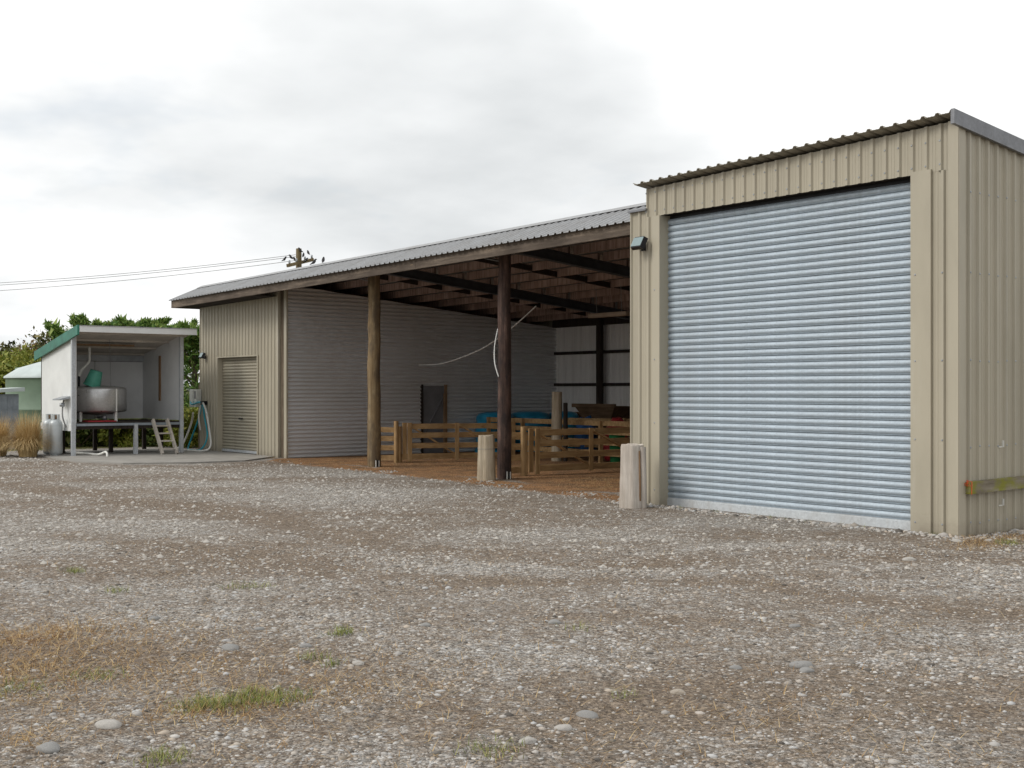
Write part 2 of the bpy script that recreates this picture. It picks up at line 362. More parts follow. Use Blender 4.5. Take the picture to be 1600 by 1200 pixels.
me = npmesh('ground', np.stack([gx, gy, gz], -1).reshape(-1, 3), F, 'ground')
chips = np.where((gx > -26.6) & (gx < -13.0) & (gy < 22.2), ss(12.9, 13.7, gy-.35*np.sin(gx*1.3)), 0)
chips = np.maximum(chips, .78*np.exp(-(seg_dist(gx, gy, [(-25.8, 13.2), (-18.3, 12.95), (-13.4, 12.5)])/.62)**2))
sx = [pix(*p) for p in ((60, 1005), (20, 1075), (170, 1000), (560, 1090), (330, 1115), (640, 660+430))]
for (a, b), q in zip(sx, (.55, .5, .36, .36, .42, .3)): chips = np.maximum(chips, q*np.exp(-((gx-a)**2+(gy-b)**2)/.30))
turf = np.maximum(ss(-33.0, -35.5, gx), np.maximum(ss(25, 28, gy), ss(8.6, 6.5, gy-(gx+34)*.6)*ss(-29.5, -33, gx)))
for nm, ar in (('dirt', dirtval(gx, gy)), ('chips', chips), ('turf', turf)):
    at = me.attributes.new(nm, 'FLOAT', 'POINT'); at.data.foreach_set('value', np.asarray(ar, np.float32).ravel())
me.polygons.foreach_set('use_smooth', [True]*len(me.polygons))
struct(link('ground', me))
# loose stones: real geometry over the visible yard
bm_ = __import__('bmesh').new(); __import__('bmesh').ops.create_icosphere(bm_, subdivisions=1, radius=1)
IV = np.array([v.co[:] for v in bm_.verts]); IF = np.array([[v.index for v in f.verts] for f in bm_.faces]); bm_.free()
def stones_mesh(x, y, r, flat=(.35, .8), sink=.25):
    n = len(x); V = IV[None]*(1+rng.uniform(-.22, .22, (n, 12, 1)))
    V = V*np.stack([r*rng.uniform(.8, 1.5, n), r*rng.uniform(.7, 1.1, n), r*rng.uniform(flat[0], flat[1], n)], -1)[:, None, :]
    a = rng.uniform(0, 6.28, n); ca, sa = np.cos(a)[:, None], np.sin(a)[:, None]
    X = V[..., 0]*ca-V[..., 1]*sa+x[:, None]; Y = V[..., 0]*sa+V[..., 1]*ca+y[:, None]; Zv = V[..., 2]+(hgt(x, y)+r*sink)[:, None]
    return np.stack([X, Y, Zv], -1).reshape(-1, 3), (IF[None]+(np.arange(n)*12)[:, None, None]).reshape(-1, 3)
def yard_points(N, z0, z1, pw):
    Z = z0*(z1/z0)**(rng.random(N)**pw); X = (rng.random(N)*2-1)*(Z*.43+1.3)
    x = X*UX+Z*VX; y = X*UY+Z*VY; dv = dirtval(x, y)+(fbm(x*2.5, y*2.5, 4, 21)-.5)*1.7
    keep = (rng.random(N) < np.clip(1.1-1.1*dv, .2, 1)) & (y < 12.75+.35*np.sin(x*1.7)+.2*np.sin(x*4.1)) & ~((x > -13.2) & (x < -7.8) & (y > 12.05)) & ~((x < -25.6) & (y > 9.0)) & (x > -32)
    return x[keep], y[keep], Z[keep]
x, y, Z = yard_points(82000, 4.3, 13, .85)
r = np.clip(np.exp(rng.normal(0, .50, len(x)))*(.0044+.00036*Z), .003, .026); V, F = stones_mesh(x, y, r, (.3, .75), -.03)
stuff(link('gravel_stones', npmesh('gravel_stones', V, F, 'stones')))
x, y, Z = yard_points(80000, 11, 31, .9)                       # farther stones with fewer faces
OV = np.array([(1, 0, 0), (0, 1, 0), (-1, 0, 0), (0, -1, 0), (0, 0, 1.)]); OF = np.array([[0, 1, 4], [1, 2, 4], [2, 3, 4], [3, 0, 4]])
r = np.clip(np.exp(rng.normal(0, .45, len(x)))*(.0058+.00036*Z), .004, .035); n = len(x)
V = OV[None]*(1+rng.uniform(-.3, .3, (n, 5, 1)))*(r[:, None, None]*np.array([1.3, 1., .75])); a = rng.uniform(0, 6.28, n); ca, sa = np.cos(a)[:, None], np.sin(a)[:, None]
V = np.stack([V[..., 0]*ca-V[..., 1]*sa+x[:, None], V[..., 0]*sa+V[..., 1]*ca+y[:, None], V[..., 2]+hgt(x, y)[:, None]+.002], -1).reshape(-1, 3)
stuff(link('far_gravel_stones', npmesh('far_gravel_stones', V, (OF[None]+(np.arange(n)*5)[:, None, None]).reshape(-1, 3), 'stones_far')))
n = 1900; x = rng.uniform(-13.3, -7.7, n); y = 12.13-np.abs(rng.normal(0, .10, n)); m_ = 500; x = np.append(x, -7.80+np.abs(rng.normal(0, .12, m_))); y = np.append(y, rng.uniform(12.1, 15, m_))
V, F = stones_mesh(x, y, np.exp(rng.normal(0, .5, len(x)))*.012, (.4, .9), .1); stuff(link('wall_foot_stones', npmesh('wall_foot_stones', V, F, 'stones')))
# straw and grass blades lying on / standing in the gravel
def blades(name, pts, length, width, mat, lean, seg=2):
    """pts: (n,3) base points; lean 0 upright .. 1 flat"""
    n = len(pts); a = rng.uniform(0, 6.283, n); L = length*rng.uniform(.5, 1.3, n); ln = np.clip(lean+rng.normal(0, .15, n), 0, 1.0)
    d = np.stack([np.cos(a), np.sin(a)], -1); sd = np.stack([-np.sin(a), np.cos(a)], -1)*(width/2)
    V = []
    for k_ in range(seg+1):
        t = k_/seg; hor = L*(t*ln+.35*t*t*(1-ln)); ver = L*t*np.sqrt(np.clip(1-ln*ln, .0, 1))*(1-.25*t)+.004
        c = pts[:, :2]+d*hor[:, None]; wv = 1-.8*t
        V += [np.concatenate([c+sd*wv, (pts[:, 2]+ver)[:, None]], 1), np.concatenate([c-sd*wv, (pts[:, 2]+ver)[:, None]], 1)]
    V = np.stack(V, 1).reshape(-1, 3); q = 2*(seg+1)
    F = np.array([[2*k_, 2*k_+1, 2*k_+3, 2*k_+2] for k_ in range(seg)])
    return npmesh(name, V, (F[None]+(np.arange(n)*q)[:, None, None]).reshape(-1, 4), mat)
def scatter(cs):
    o = []
    for cx_, cy_, rad, n in cs:
        a = rng.normal(0, rad, (n, 2))+(cx_, cy_); o.append(a)
    a = np.concatenate(o); return np.concatenate([a, hgt(a[:, 0], a[:, 1])[:, None]], 1)
pc = lambda px, py, rad, n: (*pix(px, py), rad, n)
st = [pc(60, 1005, .42, 1700), pc(20, 1070, .38, 1300), pc(170, 1000, .42, 800), pc(100, 1040, .5, 900), pc(250, 1060, .6, 800), pc(500, 1080, .6, 600), pc(60, 1000, .2, 500), pc(30, 1050, .15, 400), pc(310, 1120, .16, 600), pc(560, 1095, .25, 350), pc(420, 1105, .15, 350), pc(40, 1165, .12, 250), pc(300, 1050, .3, 300), pc(620, 1050, .3, 200), pc(1360, 980, .2, 150), pc(1180, 1120, .2, 150)]
st += [(-7.5+i*.06, 12.0-.12*i, .16, 170) for i in range(-2, 6)] + [(-7.4, 12.4+.35*i, .13, 260) for i in range(6)]
st += [(rnd.uniform(-26, -13.4), rnd.uniform(12.5, 17.5), .35, 60) for i in range(150)] + [(-15.6+rnd.uniform(-1.5, 1.2), 14.0+rnd.uniform(-.6, 1.2), .3, 260) for i in range(8)] + [(-26.9, 13.3, .12, 260)]
X = rng.uniform(-1, 1, 2600); Zz = 4.5*(14/4.5)**rng.random(2600); X = X*Zz*.43
st += [(a*UX+b*VX, a*UY+b*VY, .03, 2) for a, b in zip(X, Zz)]
stuff(link('dry_grass', blades('dry_grass', scatter(st), .075, .0032, 'straw', .93)))
gt = [(rnd.uniform(-13, -8), 12.08, .03, 12) for _ in range(14)]+[pc(310, 1112, .07, 260), pc(365, 1108, .08, 300), pc(435, 1103, .09, 330), pc(395, 1095, .05, 120), pc(116, 897, .05, 120), pc(180, 925, .06, 80), pc(388, 915, .09, 130), pc(535, 1000, .045, 140), pc(490, 1035, .05, 70), pc(150, 1060, .08, 120), pc(770, 1185, .08, 110), pc(255, 1195, .06, 150), pc(20, 1080, .1, 160), pc(520, 1047, .04, 50), pc(905, 985, .07, 50), pc(980, 1090, .05, 45), pc(1575, 850, .09, 170)]
stuff(link('green_grass', blades('green_grass', scatter(gt), .06, .0035, 'grass_green', .55)))
# larger river stones, one by one
SM = []
for q in range(5):
    m_ = bpy.data.meshes.new('river_stone'); import bmesh
    b_ = bmesh.new(); bmesh.ops.create_icosphere(b_, subdivisions=3, radius=1)
    o3 = Vector((q*3.7, q*1.3, q*2.1))
    from mathutils import noise as mn
    for v in b_.verts:
        v.co *= 1+.22*mn.noise(v.co*1.1+o3)+.06*mn.noise(v.co*3+o3); v.co.z *= .62
    for f in b_.faces: f.smooth = True
    b_.to_mesh(m_); b_.free(); k = None; SM.append(m_)
for nm, c in (('stone_grey', (.25, .245, .235)), ('stone_pale', (.38, .36, .33)), ('stone_brown', (.33, .29, .24))): simple(nm, c, .8, 0, .22, 9, .15)
stones = [(360, 1017, .07, 0, 'oval grey-green stone lying beside dry grass left of centre'), (170, 1145, .075, 1, 'pale flat stone below the green tufts at lower left'), (75, 1183, .07, 0, 'pale grey stone near the bottom left corner'),
 (241, 973, .05, 0, 'grey oval stone above the dry grass on the left'), (478, 1016, .05, 0, 'blue-grey oval stone right of the grey-green stone'), (918, 1119, .07, 0, 'flat grey stone in the lower middle of the yard'), (1252, 1041, .08, 0, 'large flat grey stone of the touching pair at right'),
 (1260, 1053, .055, 0, 'darker small stone in front of the large flat grey one'), (1394, 1021, .055, 2, 'brown rounded stone right of the touching pair'), (1421, 871, .075, 1, 'pale cobble on the damp track before the big roller door'), (1495, 846, .07, 1, 'pale flat cobble at the foot of the shed corner'),
 (1545, 846, .06, 1, 'pale cobble in dry grass beside the shed side wall'), (866, 977, .055, 0, 'pale grey stone on the gravel in the middle'), (1242, 981, .05, 0, 'grey stone above the touching pair'), (1060, 1085, .05, 2, 'tan grey stone in the right middle foreground'), (560, 1048, .045, 1, 'pale flat stone beside a green sprig at left of centre'),
 (880, 1148, .05, 1, 'small pale stone below the flat grey stone'), (665, 986, .045, 0, 'grey stone right of the small green tuft'), (498, 985, .04, 1, 'round pale stone left of the small green tuft'), (825, 1170, .05, 1, 'pale chunky stone near the bottom edge in the middle'), (1150, 1043, .045, 0, 'small grey stone left of the touching pair'), (405, 987, .04, 0, 'small grey stone left of the small green tuft')]
for i, (px, py, r_, mt, lb) in enumerate(stones):
    a, b = pix(px, py); me = SM[i % 5].copy(); me.materials.append(M[('stone_grey', 'stone_pale', 'stone_brown')[mt]])
    o = link('river_stone', me, None, (a, b, float(hgt(np.array(a), np.array(b)))+r_*.06)); o.scale = (r_*.85, r_*.62, r_*.62); o.rotation_euler.z = YAW+rnd.uniform(-.5, .5); tag(o, lb, 'stone', 'larger stones on the gravel yard')
# concrete apron
mb = MB(); pl = [(-32.9, 9.45), (-30.3, 9.25), (-27.9, 9.15), (-26.6, 9.75), (-26.0, 11.0), (-25.95, 12.3), (-27.1, 13.60), (-31.45, 13.60), (-31.5, 13.0), (-32.9, 12.9)]
n = len(pl); mb.add([(a, b, -.1) for a, b in pl]+[(a, b, .03) for a, b in pl], [tuple(range(n, 2*n))]+[(i, (i+1) % n, (i+1) % n+n, i+n) for i in range(n)])
struct(obj('concrete_apron', mb, 'concrete'))
# ------------------------------------------------------------------ tall shed
YF, YD = 12.17, 12.32; XL, XR = -12.77, -7.88; XP = -13.10; DL, DR = -12.50, -8.46
shed = thing('tall_shed', (-10.3, 12.2, 0), 'tall tan ribbed metal shed with a big silver roller door', 'shed')
rz = lambda y_: 4.455-.127*(y_-12.0)+.13           # underside of the roof at the right-hand side
tz = lambda x_: .0266*(x_-XR)                      # the roof falls a little to the left
zt = rz(YF)-.01
cladding(shed, (XL, YF, 0), (1, 0, 0), (0, -1, 0), XR-XL, 4.03, lambda q: zt+tz(XL+q))                              # header
cladding(shed, (XP, YF, 0), (1, 0, 0), (0, -1, 0), .46, -.06, lambda q: 4.12 if q < .33 else 4.03)  # left of the door
cladding(shed, (-8.24, YF, 0), (1, 0, 0), (0, -1, 0), XR+8.24, -.08, 4.03)
def flat(parent, name, a, mat): obj(name, MB().box(*a), mat, parent)
flat(shed, 'door_jamb', (-12.645, DL, YF-.032, YD+.1, -.04, 4.028), 'tan'); flat(shed, 'door_jamb', (DR, -8.20, YF-.034, YD+.1, -.06, 4.06), 'tan')
flat(shed, 'door_lintel', (DL, DR, YF+.02, YD+.3, 4.04, 4.2), 'dark_timber')
flat(shed, 'corner_flashing', (XR-.10, XR+.031, YF-.033, YF-.027, -.09, zt), 'tan'); flat(shed, 'corner_flashing', (XR+.027, XR+.034, YF-.033, YF+.09, -.09, zt), 'tan')
flat(shed, 'cap_flashing', (XP-.02, XL+.02, YF-.06, YF+.4, 4.122, 4.15), 'flashing')
side = 9.0
cladding(shed, (XR, YF+.02, 0), (0, 1, 0), (1, 0, 0), side, -.08, lambda q: rz(YF+q)-.01)
cladding(shed, (XP, YF+side, 0), (0, -1, 0), (-1, 0, 0), side, -.05, lambda q: min(rz(YF+side-q)+tz(XP), 4.1)-.01)
ra, rb = rz(YF+.1)+tz(XL), rz(YF+side)+tz(XL)
mb = MB(); mb.hexa([(XL-.02, YF+.1, 3.9), (XL-.01, YF+.1, 3.9), (XL-.01, YF+side, 3.2), (XL-.02, YF+side, 3.2), (XL-.02, YF+.1, ra), (XL-.01, YF+.1, ra), (XL-.01, YF+side, rb), (XL-.02, YF+side, rb)]); obj('upper_side_wall', mb, 'tan', shed)
flat(shed, 'rear_wall', (XP, XR, YF+side, YF+side+.03, -.05, 3.36), 'tan')
def roofsheet(x0, per, y0, y1, zf, tilt=.0):
    mb = MB(); n = len(trap(per))
    sm = trap(per); top = []
    for dz in (0, -.004):
        vs = []
        for q, h in sm: vs += [(x0+q, y0, zf(y0)+h+dz+tilt*q), (x0+q, y1, zf(y1)+h+dz+tilt*q)]
        mb.add(vs, [(2*i, 2*i+2, 2*i+3, 2*i+1) for i in range(len(sm)-1)])
    m = 2*len(sm); o = len(mb.v)-2*m
    mb.f += [(o+2*i, o+2*i+2, o+m+2*i+2, o+m+2*i) for i in range(len(sm)-1)]; mb.sm += [False]*(len(sm)-1)
    return mb
for i in range(6):
    xa = XL-.12+i*5*P; obj('roof_sheet', roofsheet(xa, 5 if i < 5 else 3, 12.0, YF+side+.2, lambda y_: rz(y_)+.028+.0015*(i % 2)+tz(xa), .0266), 'shed_roof', shed)
mb = MB(); y1 = YF+side+.2
mb.hexa([(XR+.03, 11.985, rz(11.985)-.10), (XR+.075, 11.985, rz(11.985)-.10), (XR+.075, y1, rz(y1)-.10), (XR+.03, y1, rz(y1)-.10), (XR+.03, 11.985, rz(11.985)+.06), (XR+.075, 11.985, rz(11.985)+.06), (XR+.075, y1, rz(y1)+.06), (XR+.03, y1, rz(y1)+.06)])
obj('barge_flashing', mb, 'flashing', shed)
# screw heads in rows on the side wall and the jamb
mb = MB()
def screw(p, nrm, r_=.013):
    p = Vector(p); nrm = Vector(nrm); t_ = nrm.cross(Vector((0, 0, 1))).normalized(); u_ = Vector((0, 0, 1))
    vs = [p+(t_*math.cos(a)+u_*math.sin(a))*r_ for a in [i*1.0472 for i in range(6)]]+[p+nrm*.007+(t_*math.cos(a)+u_*math.sin(a))*r_*.6 for a in [i*1.0472 for i in range(6)]]
    mb.add(vs, [(6, 7, 8, 9, 10, 11)]+[(i, (i+1) % 6, (i+1) % 6+6, i+6) for i in range(6)])
for z_ in (.14, .98, 1.93, 2.9, 3.78):
    for i in range(24): screw((XR+.027, YF+.02+i*P, z_+rnd.uniform(-.01, .01)), (1, 0, 0))
for z_ in (.12, 1.05, 1.93, 2.9):
    screw((-8.40, YF-.034, z_), (0, -1, 0)); screw((-8.24+P, YF-.027, z_), (0, -1, 0)); screw((-12.60, YF-.032, z_+.1), (0, -1, 0))
for i in range(27): screw((XL+i*P, YF-.027, 4.10), (0, -1, 0)); screw((XL+i*P, YF-.027, 4.36), (0, -1, 0))
stuff(obj('screw_heads', mb, 'grey_steel', shed))
# big roller door: each slat an object, one shared mesh
def roller(parent, x0, x1, yd, z0, z1, ns, mat, bar, nseg=1):
    door = link('roller_door', None, parent, (0, 0, 0)); door.empty_display_size = .1; door.location = Vector(((x0+x1)/2, yd, z0))-wloc(parent)
    pit = (z1-z0-bar)/ns; prof = [(0, .014), (.012, -.004), (.05, -.010), (.085, -.006), (.10, -.003), (.20, -.012), (.32, -.019), (.44, -.022), (.58, -.021), (.72, -.016), (.85, -.008), (.93, .002), (.96, .014), (1.0, .014)]
    mb = MB(); hw = (x1-x0)/2; amp = pit/.097
    vs = []
    for t_, o_ in prof: vs += [(-hw, o_*amp, t_*pit), (hw, o_*amp, t_*pit)]
    mb.add(vs, [(2*i, 2*i+1, 2*i+3, 2*i+2) for i in range(len(prof)-1)], False)
    me = mb.mesh('slat'); me.materials.append(M[mat])
    for i in range(ns):
        sl_ = link('slat', me, door, (0, rnd.uniform(-.002, .002), bar+i*pit)); sl_.rotation_euler = (rnd.uniform(-.045, .045), 0, rnd.uniform(-.0006, .0006))
    b = MB(); b.box(-hw, hw, -.03, .02, .0, bar*.85); b.box(-hw, hw, -.018, .012, bar*.85, bar); me = b.mesh('bottom_bar'); me.materials.append(M['grey_bar']); link('bottom_bar', me, door)
    return door
galv('grey_bar', (.52, .55, .57), .5, .2, (.36, .34, .31), .5)
d1 = roller(shed, DL, DR, YD, .0, 3.985, 44, 'galv_door', .11)
flat(shed, 'gap_shade_box', (DL, DR, YD+.025, YD+.35, 3.9, 4.039), 'black_steel')  # black box added so the gap above the slats reads as shade
flat(shed, 'door_threshold', (DL-.1, DR+.05, YF-.10, YD+.2, -.1, -.004), 'concrete')
# timber rail and hooks on the side wall
r_ = thing('side_rail', (XR+.06, 12.2, .45), 'mossy weathered timber rail along the side of the tan shed', 'rail')
mb = MB().hexa([(XR+.035, 12.26, .465), (XR+.09, 12.26, .465), (XR+.09, 15.6, .52), (XR+.035, 15.6, .52), (XR+.035, 12.26, .60), (XR+.09, 12.26, .60), (XR+.09, 15.6, .655), (XR+.035, 15.6, .655)]); obj('board', mb, 'mossy_rail', r_)
mb = MB()
for i in range(5):
    a = [(XR+.03+rnd.uniform(0, .07), 12.25+rnd.uniform(-.03, .06), .59+rnd.uniform(-.05, .03)) for _ in range(4)]; mb.tube(a, .003, 5)
mb.tube([(XR+.092, 12.285, .46), (XR+.096, 12.285, .6), (XR+.03, 12.285, .615)], .004, 5); obj('twine', mb, 'twine_orange', r_)
for z_, w_ in ((.96, 'upper'), (.30, 'lower')):
    mb = MB().box(XR+.028, XR+.036, 12.92, 13.0, z_-.004, z_+.008); mb.box(XR+.028, XR+.05, 12.985, 12.997, z_, z_+.075); tag(obj('wall_hook', mb, 'plastic_white', None, (XR+.03, 12.95, z_)), 'small pale metal hook '+('above' if w_ == 'upper' else 'below')+' the mossy rail', 'hook', 'hooks on the shed side')
def floodlight(x_, y_, z_, s, label, tilt=.5):
    t = thing('floodlight', (x_, y_, z_), label, 'floodlight', 'wall floodlights')
    mb = MB(); c, si = math.cos(tilt), math.sin(tilt)
    def rp(a, b, cc): return (x_+a*s, y_-.10*s/.1*.9-(b*c-cc*si)*s, z_+(b*si+cc*c)*s)
    mb.hexa([rp(-1, -.3, -.75), rp(1, -.3, -.75), rp(.8, .3, -.75+.0), rp(-.8, .3, -.75), rp(-1, -.3, .75), rp(1, -.3, .75), rp(.8, .3, .75), rp(-.8, .3, .75)][0:8]); obj('lamp_housing', mb, 'black_steel', t)
    mb = MB().hexa([rp(-.85, .31, -.62), rp(.85, .31, -.62), rp(.85, .36, -.62), rp(-.85, .36, -.62), rp(-.85, .31, .62), rp(.85, .31, .62), rp(.85, .36, .62), rp(-.85, .36, .62)]); obj('lens', mb, 'glass_grey', t)
    mb = MB().box(x_-s*.3, x_+s*.3, y_-.03, y_, z_-s*.9, z_-s*.1); mb.tube([(x_+s*.2, y_-.02, z_-s*.7), (x_+s*.2, y_-s*.9, z_-s*.6), (x_+s*.2, y_-s*.9, z_)], .012, 6); obj('bracket', mb, 'black_steel', t)
floodlight(-12.80, YF-.035, 3.66, .115, 'small black floodlight beside the top of the big roller door')
# ------------------------------------------------------------------ barn
YB, XW, X0, X1, YR = 13.65, -26.6, -31.5, -13.12, 21.9
tl = lambda x_: .0105*(x_+22.6)                    # the eave line climbs a little to the right
barn = thing('open_barn', (-22.6, 13.7, 0), 'long open-fronted barn with pole posts and ribbed metal roof', 'barn')
rf = lambda y_: 4.07+(y_-12.86)*.46 if y_ < 13.72 else 4.466-.100*(y_-13.72)     # roof sheet height over Y
ztop = lambda q: 4.0
# small room front wall
cladding(barn, (X0, YB, 0), (1, 0, 0), (0, -1, 0), 1.12, -.02, lambda q: 4.0+tl(X0+q))
cladding(barn, (-28.06, YB, 0), (1, 0, 0), (0, -1, 0), 1.06, -.02, lambda q: 4.02+tl(-28.06+q))
cladding(barn, (-30.38, YB, 0), (1, 0, 0), (0, -1, 0), 2.32, 2.45, lambda q: 4.0+tl(-30.38+q))
flat(barn, 'door_jamb', (-30.44, -30.36, YB-.03, YB+.16, 0, 2.47), 'tan'); flat(barn, 'door_jamb', (-28.08, -28.02, YB-.03, YB+.16, 0, 2.47), 'tan'); flat(barn, 'door_lintel', (-30.36, -28.08, YB-.029, YB+.16, 2.44, 2.47), 'tan')
flat(barn, 'corner_flashing', (-27.05, -26.93, YB-.034, YB+.10, -.02, 4.0), 'tan'); flat(barn, 'corner_post', (-26.93, -26.70, YB+.03, YB+.25, -.02, 4.05), 'bark'); flat(barn, 'corner_flashing', (-26.70, -26.57, YB+.0, YB+.04, -.02, 4.05), 'tan')
d2 = roller(barn, -30.36, -28.08, YB+.12, .03, 2.44, 30, 'tan_door', .06)
mb = MB().box(-29.27, -29.13, YB+.055, YB+.10, .87, .90); mb.tube([(-29.2, YB+.06, .885), (-29.2, YB+.02, .885)], .02, 8); me = mb.mesh('handle', wloc(d2)); me.materials.append(M['black_steel']); link('handle', me, d2)
cladding(barn, (X0, YR, 0), (0, -1, 0), (-1, 0, 0), YR-YB, -.02, lambda q: rf(YR-q)-.25, per=10)
# corrugated partition: horizontal sheets, three lengths per course
rowh = 10*.076
wtop = lambda y_: 4.10-.095*(y_-YB)
for i in range(6):
    sm = [(j*.0095, .020*math.sin(2*math.pi*j/10)) for j in range(81)]
    for j, (ya, yb_) in enumerate(((YB+.02, 16.0), (16.0, 19.0), (19.0, YR))):
        lim = lambda q, i=i, yb_=yb_, ya=ya: max(ya, min(yb_, YB+(4.10-(i*rowh+q))/.095))
        if i*rowh > wtop(ya): continue
        if j == 1 and i < 2:
            continue
        mb = MB(); mb.sheet((XW+.0015*((i+j) % 2), 0, i*rowh), (0, 0, 1), (0, 1, 0), (1, 0, 0), [q for q in sm if i*rowh+q[0] <= wtop(ya)], ya, lim); obj('corrugated_sheet', mb, 'galv_wall', barn)
for i in range(2):
    for ya, yb_ in ((16.0, 17.50), (18.22, 19.0)):
        mb = MB(); mb.sheet((XW, 0, i*rowh), (0, 0, 1), (0, 1, 0), (1, 0, 0), [(j*.0095, .020*math.sin(2*math.pi*j/10)) for j in range(81)], ya, yb_); obj('corrugated_sheet', mb, 'galv_wall', barn)
mb = MB(); mb.sheet((XW, 0, 2*rowh), (0, 0, 1), (0, 1, 0), (1, 0, 0), [(j*.0095, .004) for j in range(3)], 17.5, 18.22); obj('door_head', mb, 'dark_timber', barn)
simple('door_grey', (.17, .17, .18), .6, 0, .25, 2)
dr = obj('door', MB().box(XW-.05, XW-.01, 17.50, 18.14, .0, 1.52), 'door_grey', barn); obj('brace', MB().beam((XW-.005, 17.55, .5), (XW-.005, 18.1, 1.4), .01, .06, (1, 0, 0)), 'door_grey', dr)
flat(barn, 'door_frame', (XW-.03, XW+.04, 18.14, 18.23, 0, 1.75), 'brown_board'); flat(barn, 'door_frame', (XW-.03, XW+.03, 17.44, 17.50, 0, 1.75), 'dark_timber'); flat(barn, 'door_frame', (XW-.03, XW+.03, 17.5, 18.14, 1.52, 1.72), 'door_grey')
# rear wall
flat(barn, 'room_rear_wall', (X0, XW, YR, YR+.03, 0, 3.6), 'tan')
obj('room_light_block', MB().hexa([(X0+.03, YB+.05, 4.07), (XW-.02, YB+.05, 4.07), (XW-.02, YR, 3.29), (X0+.03, YR, 3.29), (X0+.03, YB+.05, 4.09), (XW-.02, YB+.05, 4.09), (XW-.02, YR, 3.31), (X0+.03, YR, 3.31)]), 'dark_timber', barn)  # dark panel added to stop light showing above the corrugated partition
for i in range(12):
    xa = XW+i*1.14; xb = min(X1, xa+1.14)
    if xa >= X1: break
    mb = MB(); mb.sheet((xa, YR, 0), (1, 0, 0), (0, 0, 1), (0, -1, 0), [(q*.0317, .008*math.cos(q*math.pi/1.2)+.003*(i % 2)) for q in range(int((xb-xa)/.0317)+3)], .0, 3.62); obj('wall_sheet', mb, 'pale_sheet', barn)
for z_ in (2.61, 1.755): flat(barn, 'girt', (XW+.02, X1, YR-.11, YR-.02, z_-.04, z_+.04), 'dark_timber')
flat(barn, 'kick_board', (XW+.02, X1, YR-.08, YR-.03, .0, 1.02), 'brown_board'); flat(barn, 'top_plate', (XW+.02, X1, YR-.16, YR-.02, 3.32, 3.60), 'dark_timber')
for xx in (-24.55, -20.0, -15.6): obj('rear_post', MB().tube([(xx, YR-.22, 0), (xx, YR-.22, 3.45)], .10, 12), 'dark_timber', barn)
# roof
nsh = math.ceil((X1+.35-(X0-.1))/(5*P))
for i in range(nsh):
    xa = X0-.1+i*5*P; dz = tl(xa)+.0015*(i % 2)
    obj('roof_sheet', roofsheet(xa, 5, 12.80, 13.73, lambda y_: 4.045+(y_-12.80)*.44+dz, .0105), 'galv_roof', barn)
    obj('roof_sheet', roofsheet(xa, 5, 13.73, YR+.35, lambda y_: 4.454-.100*(y_-13.73)+dz, .0105), 'galv_roof', barn)
for i in range(6):
    xa = X0-.1+i*3.1; xb = min(X1+.3, xa+3.1)
    mb = MB()
    for s_ in (-1, 1):
        yy = 13.73+s_*.16; zz = 4.49-.07 if s_ < 0 else 4.49-.014
        mb.add([(xa, 13.73, 4.497+tl(xa)), (xb, 13.73, 4.497+tl(xb)), (xb, yy, zz+tl(xb)), (xa, yy, zz+tl(xa))], [(0, 1, 2, 3)])
    obj('ridge_cap', mb, 'galv_roof', barn)
def tb(a, b, y0_, y1_, z0_, z1_):                  # box between x=a..b that follows the tilt
    return MB().hexa([(a, y0_, z0_+tl(a)), (b, y0_, z0_+tl(b)), (b, y1_, z0_+tl(b)), (a, y1_, z0_+tl(a)), (a, y0_, z1_+tl(a)), (b, y0_, z1_+tl(b)), (b, y1_, z1_+tl(b)), (a, y1_, z1_+tl(a))])
for a, b in ((X0-.08, -25.9), (-25.9, -19.8), (-19.8, X1-.02)): obj('fascia_board', tb(a, b-.006, 12.87, 12.915, 3.86, 4.072), 'fascia_wood', barn)
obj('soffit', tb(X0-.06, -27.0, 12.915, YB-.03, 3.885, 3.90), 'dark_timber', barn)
obj('verge_board', MB().hexa([(X0-.08, 12.915, 3.86+tl(X0)), (X0-.04, 12.915, 3.86+tl(X0)), (X0-.04, 13.73, 3.86+tl(X0)), (X0-.08, 13.73, 3.86+tl(X0)), (X0-.08, 12.915, 4.06+tl(X0)), (X0-.04, 12.915, 4.06+tl(X0)), (X0-.04, 13.73, 4.42+tl(X0)), (X0-.08, 13.73, 4.42+tl(X0))]), 'fascia_wood', barn)
for i in range(15):                                # outriggers carrying the short front slope
    xx = -26.3+i*.93
    obj('outrigger', MB().hexa([(xx, 12.915, 3.92+tl(xx)), (xx+.05, 12.915, 3.92+tl(xx)), (xx+.05, 13.7, 4.22+tl(xx)), (xx, 13.7, 4.22+tl(xx)), (xx, 12.915, 4.03+tl(xx)), (xx+.05, 12.915, 4.03+tl(xx)), (xx+.05, 13.7, 4.40+tl(xx)), (xx, 13.7, 4.40+tl(xx))]), 'purlin', barn)
bays = ((X0+.05, XW-.03), (XW+.03, -22.68), (-22.52, -18.14), (-17.98, X1-.02))
for j in range(12):
    yy = 13.72+j*.75; zr_ = 4.44-.100*(yy-13.72)
    if yy > YR-.2: break
    for a, b in bays: obj('purlin', tb(a, b, yy, yy+.05, zr_-.175, zr_-.015), 'purlin', barn)
    if j:
        for a, b in bays:
            m_ = (a+b)/2+.1*(j % 2); z2 = 4.44-.1*(yy-.70-13.72)
            obj('blocking', MB().hexa([(m_, yy-.70, z2-.155), (m_+.05, yy-.70, z2-.155), (m_+.05, yy, zr_-.155), (m_, yy, zr_-.155), (m_, yy-.70, z2-.04), (m_+.05, yy-.70, z2-.04), (m_+.05, yy, zr_-.04), (m_, yy, zr_-.04)]), 'dark_timber', barn)
